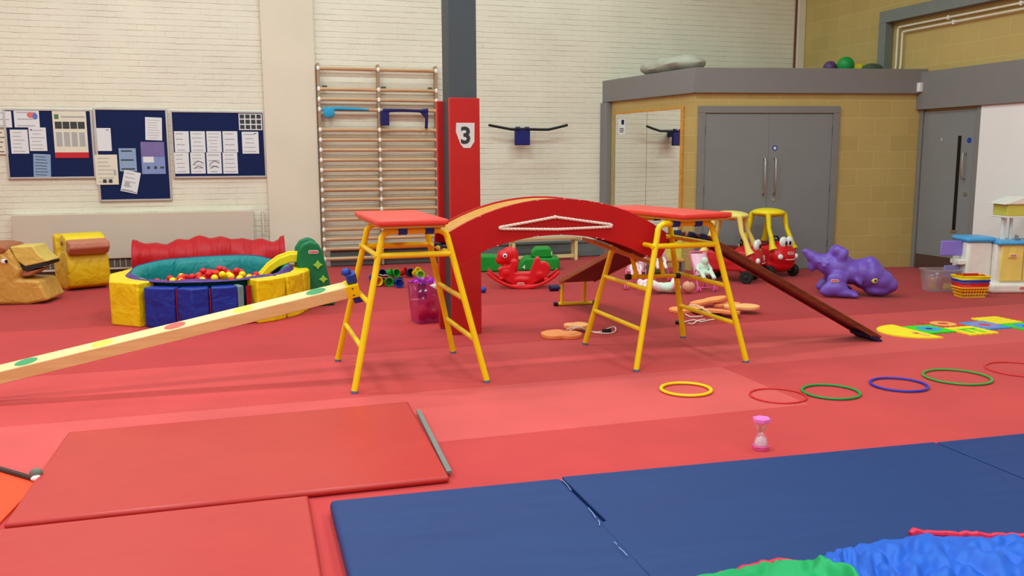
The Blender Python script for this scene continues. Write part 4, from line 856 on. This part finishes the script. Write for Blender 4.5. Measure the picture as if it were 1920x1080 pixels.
coupe('red ride-on toy car with faded yellow roof, half hidden by the plank', fl(1372, 527)+Vector((0, .05, 0)), dirang(.9, .48), M['toyredA'], M['toyyelA'], False)

# ================================================================== PURPLE DINOSAUR ROCKER
def dino():
    t = thing('ride_on_dinosaur', 'purple plastic dinosaur ride-on toy beside the grey double doors', 'ride-on toy', fl(1600, 560)+Vector((.09, .2, 0)), dirang(.95, .22))
    k = .000745; X = lambda x: (x-780)*k; Z = lambda y: (960-y)*k; b = B()
    def e(x, y, rx, rz, ry, cy=0, rot=0): b.ell((X(x), cy, Z(y)), (rx*k, ry, rz*k), rot=Matrix.Rotation(-rot, 3, 'Y') if rot else None)
    e(175, 330, 75, 55, .04, rot=-.35); e(260, 400, 120, 85, .06, rot=-.5); e(360, 460, 130, 110, .09, rot=-.4); e(480, 500, 170, 160, .13); e(640, 550, 240, 200, .17); e(800, 610, 240, 185, .18); e(950, 610, 220, 200, .17); e(1000, 690, 190, 170, .14); e(620, 400, 120, 150, .12); e(1080, 520, 130, 130, .13)
    e(250, 540, 60, 90, .03, rot=.3)
    for s in (-1, 1): e(600, 290, 85, 75, .045, s*.09); e(660, 360, 70, 120, .04, s*.12, rot=-.5)
    e(560, 330, 90, 100, .1); e(1060, 430, 75, 60, .09); e(1010, 480, 90, 90, .1)
    e(1080, 640, 205, 195, .175); e(1200, 720, 200, 165, .16); e(1325, 785, 135, 118, .13); e(1230, 650, 120, 90, .11); e(1180, 860, 200, 95, .13)
    for s in (-1, 1):
        e(590, 700, 150, 120, .06, s*.17); e(560, 830, 190, 110, .07, s*.19); e(700, 890, 180, 65, .06, s*.2); e(830, 915, 60, 42, .035, s*.235); e(780, 915, 60, 42, .03, s*.185)
        e(880, 720, 85, 40, .03, s*.165, rot=-.8); e(470, 870, 130, 80, .06, s*.19)
    for x, y in ((335, 460), (400, 520), (455, 470), (545, 540), (720, 600)): b.ell((X(x), -.1-.03*(x > 380), Z(y)), .014)
    b.build('body', M['purple'], t, remesh=.0105, sm=22)
    for s in (-1, 1):
        ey = B().ell((X(1098), s*.158, Z(700)), (.032, .014, .032)).build('eye', M['khood'], t); B().ell((X(1108), s*.171, Z(700)), (.012, .005, .014)).build('pupil', M['black'], ey)
        B().ell((X(1390), s*.06, Z(760)), (.012, .012, .012)).build('nostril', M['purple'], t)
    plaque(t, frame((X(545), -.236, Z(705)), (1, 0, 0), (0, 0, 1), (0, -1, 0)), .085)
dino()

# ================================================================== DOLLS AND PRAMS
def doll(name, label, loc, rot, sc=1.0, cloth='mint', legs='blush'):
    t = thing(name, label, 'doll', loc); t.rotation_euler = rot; t.scale = (sc, sc, sc)
    # lying along +x: head at +x
    b = B().ell((0, 0, .05), (.1, .065, .048)).ell((-.08, 0, .05), (.06, .06, .045))
    b.build('body', M[cloth], t, remesh=.009)
    B().ell((.155, 0, .058), (.052, .05, .052)).ell((.185, .0, .06), (.03, .04, .04)).ell((.165, .035, .095), .008).build('head', M['skin'], t, remesh=.007)
    B().ell((.16, .05, .06), (.01, .006, .014)).build('ear', M['skin'], t)
    for s in (-1, 1):
        B().tube([(.06, s*.055, .055), (.03, s*.1, .075), (.05, s*.13, .11)], [.028, .026, .022], 10).ell((.055, s*.135, .115), .022).build('arm', M[legs], t)
        B().tube([(-.1, s*.035, .05), (-.17, s*.09, .085), (-.24, s*.12, .06)], [.038, .034, .028], 10).ell((-.25, s*.125, .07), (.028, .026, .036)).build('leg', M[legs], t)
        e = B().ell((.165, s*.018, .108), (.006, .006, .003)).build('eye', M['black'], t)
    return t
def pram(label, loc, ang, lean=.45):
    t = thing('doll_pushchair', label, 'doll pushchair', loc, ang)      # front is +x (towards local x), width y
    w = .1
    for s in (-1, 1):
        B().tube([(.13, s*w, .04), (-.09, s*w, .38), (-.12, s*w, .43)], .007, 8).tube([(-.13, s*w, .04), (.06, s*w, .25)], .007, 8).build('side_frame', M['pink'], t)
        for x in (.13, -.13):
            wh = B()
            for o_ in (-.014, .014): wh.lathe([(.005, -.006), (.027, -.006), (.027, .006), (.005, .006)], 14, frame((x, s*w+o_, .028), (1, 0, 0), (0, 0, 1), (0, -1, 0)))
            wh.build('wheel_pair', M['pink'], t)
    B().tube([(-.12, -w, .43), (-.12, w, .43)], .009, 8).build('handle', M['pink'], t)
    for x in (.13, -.13): B().tube([(x, -w, .05), (x, w, .05)], .005, 6).build('axle', M['pink'], t)
    s1 = B().add([(.09, -w+.01, .19), (.09, w-.01, .19), (-.01, w-.01, .17), (-.01, -w+.01, .17), (-.1, -w+.01, .41), (-.1, w-.01, .41)], [(0, 1, 2, 3), (3, 2, 5, 4)]).build('fabric_seat', M['palepink'], t, solid=.008)
    return t
SOUTH = lambda a: math.atan2(IT.y, IT.x)+a
pA = pram('pink doll pushchair furthest left, with a small pale pink doll in it', fl(1200, 543)+Vector((0, .12, 0)), SOUTH(-.1))
pA.scale = (1.12, 1.12, 1.12)
pB = pram('pink doll pushchair in the middle carrying a fair-headed doll', fl(1252, 530)+Vector((0, .25, 0)), SOUTH(.1))
pC = pram('pink doll pushchair furthest right holding the mint-clothed doll', fl(1325, 547)+Vector((0, .12, 0)), SOUTH(.25))
def seatdoll(pr_, label, sc, cloth, legs, slump=0):
    t = thing('baby_doll', label, 'doll', pr_.location, pr_.rotation_euler.z)
    k = sc; O = Vector((.03, 0, .2))
    def q(x, y, z): return O+Vector((x, y, z))*k
    B().ell(q(-.0, 0, .06), (.05*k, .065*k, .085*k)).ell(q(.02, 0, .01), (.06*k, .07*k, .045*k)).build('body', M[cloth], t, remesh=.009)
    B().ell(q(-.03+slump*.04, .01, .175-slump*.03), (.05*k, .048*k, .052*k)).ell(q(.012+slump*.04, .01, .165-slump*.03), .012*k).build('head', M[cloth] if slump else M['skin'], t, remesh=.007)
    for s_ in (-1, 1):
        B().tube([q(.03, s_*.04, .0), q(.1, s_*.06, .015), q(.15, s_*.065, -.03)], [.034*k, .03*k, .024*k], 10).ell(q(.16, s_*.065, -.035), .026*k).build('leg', M[legs], t)
        B().tube([q(-.01, s_*.06, .1), q(.03, s_*.085, .05), q(.07, s_*.07, .03)], [.025*k, .022*k, .018*k], 10).ell(q(.075, s_*.07, .03), .018*k).build('arm', M[cloth], t)
        if not slump: B().ell(q(.018, .01+s_*.018, .18), .006*k).build('eye', M['black'], t)
    return t
seatdoll(pA, 'small doll in pale pink clothes in the left pushchair', .72, 'blush', 'palepink')
seatdoll(pB, 'fair doll in white clothes in the middle pushchair', .8, 'white', 'blush')
seatdoll(pC, 'doll in mint green clothes slumped in the right pushchair', .95, 'mint', 'mint', 1)
doll('baby_doll', 'doll in pale green clothes lying on the floor in front of the pushchairs', fl(1262, 552)+Vector((0, .08, 0)), (0, 0, math.atan2(IR.y, IR.x)-.12), 1.3, 'mint', 'blush')
hc = thing('toy_highchair', 'small olive and grey toy chair behind the doll pushchairs', 'toy chair', fl(1262, 516), -YAW)
B().box((0, 0, .2), (.26, .24, .04)).build('seat', M['tan'], hc, bevel=.01); B().box((0, .11, .36), (.26, .03, .3)).build('backrest', M['khood'], hc, bevel=.012)
for x in (-.11, .11):
    for y in (-.1, .1): B().box((x, y, .09), (.03, .03, .18)).build('leg', M['greyp'], hc, bevel=.004)
tag(B().box((0, 0, .07), (.26, .2, .14)).build('storage_basket', mat('olive_grey_fabric', (92, 92, 66), .8, .1, 20), None, fl(1220, 512), -YAW, bevel=.02), 'dark olive basket behind the left doll pushchair', 'basket')

# ================================================================== ORANGE FOOT BOARDS
def footshape(L_=.34, w=.17, wave=True):
    P = []
    for i in range(40):
        a = 2*PI*i/40; x = math.cos(a)*L_/2; y = math.sin(a)*w/2
        y *= (1-.28*math.exp(-((x+.02)/.05)**2)); y *= 1+.12*(x > .0)
        if x > .09 and wave: x += .008*math.cos(y*2*PI/.035)
        P.append((x, y))
    return P
def fboard(px, py, ang, label, m, z=0.0, tilt=(0, 0), L_=.34, w=.17):
    p = fl(px, py)+Vector((0, 0, z)); t = B().prism(footshape(L_, w), 0, .032).build('foot_board', m, None, p, rot=(tilt[0], tilt[1], ang), bevel=.006); tag(t, label, 'foam foot board', 'orange foam foot boards'); return t
a0 = math.atan2(IR.y, IR.x)
fboard(1053, 631, a0+PI-.25, 'orange foam foot board lying left of the pair by the right trestle', M['orangef'], 0, L_=.35, w=.29)
fboard(1080, 621, a0+.1, 'paler orange foam board overlapping the lone left foot board', M['orangef2'], .034, (.06, 0), L_=.22, w=.16)
fboard(1288, 583, a0+PI+.5, 'orange foam foot board under the long tilted one', M['orangef'], 0, L_=.4, w=.24)
fboard(1328, 575, a0+.35, 'long orange foam foot board resting tilted across the pile', M['orangef'], .045, (.0, -.12), L_=.42, w=.15)
fboard(1362, 574, a0+.3, 'orange foam foot board at the back of the pile', M['orangef'], 0.0, L_=.3, w=.15)
fboard(1352, 593, a0+PI-.55, 'orange foam foot board with notched edge in the front of the pile', M['orangef'], .03, (.12, .0), L_=.36, w=.24)
fboard(1390, 587, a0-.05, 'pale orange foam foot board sticking out at the right of the pile', M['orangef2'], .045, L_=.34, w=.24)
tag(B().box((0, 0, .02), (.26, .12, .038)).build('dark_strap', M['black'], None, fl(1325, 588), a0+.1, bevel=.01), 'black strap bundle between the orange foam boards', 'strap')
ca = rope_on_floor([(1062, 618, .075), (1078, 613, .08), (1095, 615, .04), (1110, 622), (1128, 622), (1140, 616), (1152, 613), (1154, 621), (1142, 625), (1120, 624), (1100, 620), (1085, 614, .078), (1068, 619, .075)], .006, 'cord', 'white cord trailing right from the lone orange foot boards')
B().tube([fl(1130, 621, .024), fl(1145, 620, .024)], .018, 10).build('cord_handle', M['black'], ca)['label'] = 'black grip'
cb = rope_on_floor([(1282, 604), (1300, 600), (1315, 603), (1330, 600), (1345, 598)], .006, 'cord', 'white cord lying in front of the orange board pile')
rope_on_floor([(1290, 606), (1300, 607), (1308, 601), (1322, 599)], .006, 'cord', 'short white cord end beside the black grip, orange pile')
rope_on_floor([(1285, 589), (1294, 594), (1300, 594), (1318, 593)], .006, 'cord', 'white cord at the left underside of the orange pile')
rope_on_floor([(1292, 572, .09), (1308, 573, .09), (1320, 580, .075), (1333, 587, .06)], .006, 'cord', 'white cord draped over the long tilted orange board')
B().tube([fl(1267, 604, .02), fl(1279, 605, .02)], .018, 10).build('cord_handle', M['black'], cb)['label'] = 'black grip'

# ================================================================== FOAM HOPSCOTCH TILES
def tile(u0, u1, v0, v1, m, label, deco):
    n = 5; P = []
    def edge(a, b):
        a = Vector(a); b = Vector(b); d = b-a; nn = Vector((d.y, -d.x)).normalized(); out = []
        for i in range(n*4):
            t = i/(n*4); out.append(a+d*t+nn*(.008 if (i//2) % 2 else 0))
        return out
    c = Vector(((u0+u1)/2, (v0+v1)/2)); x, y = (u1-u0)/2-.004, (v1-v0)/2-.004
    for a, b in (((-x, -y), (x, -y)), ((x, -y), (x, y)), ((x, y), (-x, y)), ((-x, y), (-x, -y))): P += edge(a, b)
    o = B().prism([tuple(p) for p in P], 0, .011).build('puzzle_tile', m, None, (c.x, c.y, 0)); tag(o, label, 'foam tile', 'hopscotch foam tiles')
    for nm, pts, mm, zz in deco: B().prism(pts, zz, zz+.001, None).build(nm, mm, o)
    return o
cir = lambda r, cx=0, cy=0: [(cx+r*math.cos(i*PI/14), cy+r*math.sin(i*PI/14)) for i in range(28)]
rectp = lambda x, y, w, h: [(x-w/2, y-h/2), (x+w/2, y-h/2), (x+w/2, y+h/2), (x-w/2, y+h/2)]
semi = B().prism([(.25-.0, -.3)]+[(.25-.34*math.sin(i*PI/16), -.3*math.cos(i*PI/16)) for i in range(1, 16)]+[(.25, .3)], 0, .011).build('puzzle_tile', M['foamy'], None, (5.33, 6.09, 0)); tag(semi, 'yellow half-round end tile of the hopscotch foam mat', 'foam tile', 'hopscotch foam tiles')
B().prism(rectp(.17, -.13, .05, .2), .011, .0125).prism(rectp(.14, -.1, .05, .05), .011, .0125).build('numeral_one', M['foamo'], semi)
tile(5.59, 5.88, 5.96, 6.28, M['foamg'], 'green foam tile with a blue disc next to the half-round end', [('disc', cir(.1), M['foamb'], .011), ('disc_hole', cir(.03), M['felt'], .012)])
tile(5.885, 6.185, 5.80, 6.12, M['foamy'], 'yellow foam tile with green bars, right of the green tile', [('bar', rectp(0, .05, .2, .035), M['foamg'], .011), ('bar', rectp(-.06, -.03, .04, .14), M['foamg'], .011), ('bar', rectp(.04, -.04, .04, .16), M['foamg'], .011)])
tile(5.885, 6.185, 6.125, 6.43, M['foamr'], 'red foam tile with an apricot ring behind the yellow one', [('ring', cir(.11), M['foamo'], .011), ('ring_hole', cir(.045), M['foamr'], .012)])
tile(6.19, 6.48, 5.95, 6.27, M['foamb'], 'blue foam tile with a lilac and red disc', [('disc', cir(.12), M['foamp'], .011), ('disc_centre', cir(.05), M['foamr'], .012)])
tile(6.485, 6.785, 6.11, 6.42, M['foamy'], 'plain yellow foam tile furthest back in the hopscotch mat', [])
tile(6.485, 6.785, 5.79, 6.10, M['foamg'], 'green foam tile with a blue patch near the right picture edge', [('disc', cir(.11), M['foamb'], .011), ('disc_hole', cir(.03), M['felt'], .012)])
tile(6.79, 7.08, 5.95, 6.27, M['foamr'], 'red foam tile at the right picture edge', [('disc', cir(.1), M['foamo'], .011)])

# ================================================================== BOX, BASKETS, TOY KITCHEN
bx = thing('storage_box', 'clear plastic storage box with orange and yellow toys beside the kitchen', 'storage box', fl(1779, 548)+Vector((0, .14, 0)), -YAW)
B().add([(x*a, y*b, z) for z, a, b in ((.003, .15, .1), (.24, .175, .125)) for x, y in ((-1, -1), (1, -1), (1, 1), (-1, 1))], [(3, 2, 1, 0), (0, 1, 5, 4), (1, 2, 6, 5), (2, 3, 7, 6), (3, 0, 4, 7)]).build('box_shell', M['clearbox'], bx, solid=.004)
B().tube([(.18*a, .13*b, .24) for a, b in ((-1, -1), (1, -1), (1, 1), (-1, 1))], .01, 6, closed=True).build('box_rim', M['clearbox'], bx)
Wb = Matrix.Translation(bx.location) @ Matrix.Rotation(-YAW, 4, 'Z')
for x, y, z, d, m, lb in ((.03, -.06, .09, (.1, .03, .14), M['foamr'], 'orange-red toy packet standing inside the clear storage box'), (.04, -.085, .06, (.09, .012, .07), M['hy'], 'yellow toy card at the front inside the clear storage box'), (-.1, -.02, .08, (.05, .08, .12), M['foamo'], 'apricot toy block at the left inside the clear storage box')):
    tag(B().box((0, 0, 0), d).build('toy_block', m, None, Wb @ Vector((x, y, z)), -YAW, bevel=.005), lb, 'toy')
def basket(z, m, label, hgt, holes, sc=1.0, hm=None):
    t = thing('shopping_basket', label, 'toy basket', fl(1834, 559)+Vector((0, .12, z)), -YAW+.06, 'stack of toy shopping baskets')
    q = B(); a, b = .125*sc, .085*sc; a2, b2 = .148*sc, .1*sc; n = 9
    if holes:
        q.box((0, 0, .006), (2*a, 2*b, .012))
        for zz, k in ((.04, .4), (.075, .8), (hgt, 1)):
            aa = a+(a2-a)*k; bb = b+(b2-b)*k; q.tube([(aa*x, bb*y, zz) for x, y in ((-1, -1), (1, -1), (1, 1), (-1, 1))], .0055, 6, closed=True)
        for i in range(n+1):
            f = i/n*2-1
            for s in (-1, 1): q.tube([(a*f, s*b, 0.006), (a2*f, s*b2, hgt)], .004, 5)
        for i in range(6):
            f = i/5*2-1
            for s in (-1, 1): q.tube([(s*a, b*f, .006), (s*a2, b2*f, hgt)], .004, 5)
    else:
        q.add([(x*aa, y*bb, zz) for zz, aa, bb in ((.0, a, b), (hgt, a2, b2)) for x, y in ((-1, -1), (1, -1), (1, 1), (-1, 1))], [(3, 2, 1, 0), (0, 1, 5, 4), (1, 2, 6, 5), (2, 3, 7, 6), (3, 0, 4, 7)])
    q.build('basket_body', m, t, solid=0 if holes else .005)
    B().tube([(a2*x, b2*y, hgt) for x, y in ((-1, -1), (1, -1), (1, 1), (-1, 1))], .009, 6, closed=True).build('basket_rim', m, t)
    if hm:
        for s in (-1, 1): B().tube([(-a2*.75, s*b2*.85, hgt), (-a2*.7, s*b2*.45, hgt+.015), (a2*.7, s*b2*.45, hgt+.015), (a2*.75, s*b2*.85, hgt)], .007, 6).build('handle', hm, t)
basket(0, mat('basket_amber', (248, 186, 30), .4), 'amber lattice toy basket at the bottom of the stack', .105, True)
basket(.06, M['toyred'], 'red toy basket second from the bottom of stack', .09, False, 1.02)
basket(.095, M['blue'], 'blue toy basket below the top yellow one', .09, False, 1.04)
basket(.13, M['yslide'], 'yellow toy basket with red handles at the top of the stack', .095, False, 1.06, M['toyred'])

kt = thing('toy_kitchen', 'white, blue and yellow plastic toy kitchen at the right edge', 'toy kitchen', fl(1852, 549)+Vector((0, .1, 0)), -YAW)
kx = lambda px: (px-1852)*.00585
kz = lambda py: (553-py)*.00585
B().box(((kx(1820)+kx(1868))/2, .15, .31), (kx(1868)-kx(1820), .34, .5)).build('side_cabinet', M['kwhite'], kt, bevel=.03, bseg=3)
B().box(((kx(1868)+kx(1985))/2, .08, .32), (kx(1985)-kx(1868), .34, .46)).build('cabinet', M['kwhite'], kt, bevel=.015, bseg=3)
B().box(((kx(1858)+kx(1985))/2, .05, .055), (kx(1985)-kx(1858), .42, .11)).build('base_skirt', M['kwhite'], kt, bevel=.03, bseg=3)
dr = B().box(((kx(1876)+kx(1918))/2, -.1, .34), (kx(1918)-kx(1876), .03, .42)).build('oven_door', M['kyel'], kt, bevel=.012)
B().lathe([(.035, 0), (.04, .01), (.036, .016)], 16, frame(((kx(1896)), -.112, .47), (1, 0, 0), (0, 0, 1), (0, -1, 0))).box((kx(1896), -.125, .42), (.09, .025, .05)).build('door_handle', M['kyel'], dr, bevel=.006)
B().box((kx(1945), -.1, .34), (kx(1972)-kx(1921), .03, .42)).build('cupboard_door', M['kyel'], kt, bevel=.012)
B().box(((kx(1816)+kx(1872))/2, .14, .585), (kx(1872)-kx(1816), .38, .06)).build('worktop', M['kblue'], kt, bevel=.028, bseg=3)
B().box(((kx(1868)+kx(1985))/2, .06, .555), (kx(1985)-kx(1866), .42, .045)).build('worktop', M['kblue'], kt, bevel=.02, bseg=3)
for x in (kx(1898), kx(1912)): B().box((x, .12, .70), (.05 if x < kx(1905) else .025, .04, .28)).build('hood_post', M['kwhite'], kt, bevel=.008)
B().box(((kx(1887)+kx(1985))/2, .1, .91), (kx(1985)-kx(1887), .3, .13)).build('hood_box', M['khood'], kt, bevel=.01)
B().box(((kx(1885)+kx(1985))/2, .1, .835), (kx(1985)-kx(1885), .32, .02)).build('hood_trim', M['kwhite'], kt, bevel=.005)
B().prism([(kx(1878), .975), (kx(1985), .975), (kx(1985), 1.06), (kx(1910), 1.05)], -.18, .18, XZ(.1)).build('hood_roof', M['kwhite'], kt, bevel=.01)
B().tube([(kx(1915), .0, .575), (kx(1915), 0, .62), (kx(1908), -.03, .63), (kx(1906), -.05, .61)], .01, 8).lathe([(.03, .575), (.035, .585), (.02, .6)], 12, Matrix.Translation((kx(1915), 0, 0))).build('tap', M['chrome'], kt)
B().box((kx(1799), .1, .48), (kx(1820)-kx(1779), .02, .17)).build('open_door', M['lilac'], kt, bevel=.01)
B().box((kx(1805), .12, .2), (kx(1822)-kx(1790), .02, .17)).build('lower_door', M['lilacclear'], kt, bevel=.01)
B().box((kx(1815), .1, .33), (.1, .2, .05)).build('shelf', M['kwhite'], kt, bevel=.006)
plaque(kt, frame((kx(1918), -.162, .06), (1, 0, 0), (0, 0, 1), (0, -1, 0)), .1)
plaque(dr, frame((kx(1896), -.139, .42), (1, 0, 0), (0, 0, 1), (0, -1, 0)), .07)

# ------------------------------------------------------------------ world and view
w = bpy.data.worlds.new('world'); SC.world = w; w.use_nodes = True; w.node_tree.nodes['Background'].inputs[0].default_value = (.5, .5, .5, 1); w.node_tree.nodes['Background'].inputs[1].default_value = .3
SC.view_settings.view_transform = 'Standard'; SC.view_settings.look = 'None'; SC.view_settings.gamma = 1; SC.view_settings.exposure = -0.17; SC.view_settings.use_curve_mapping = False
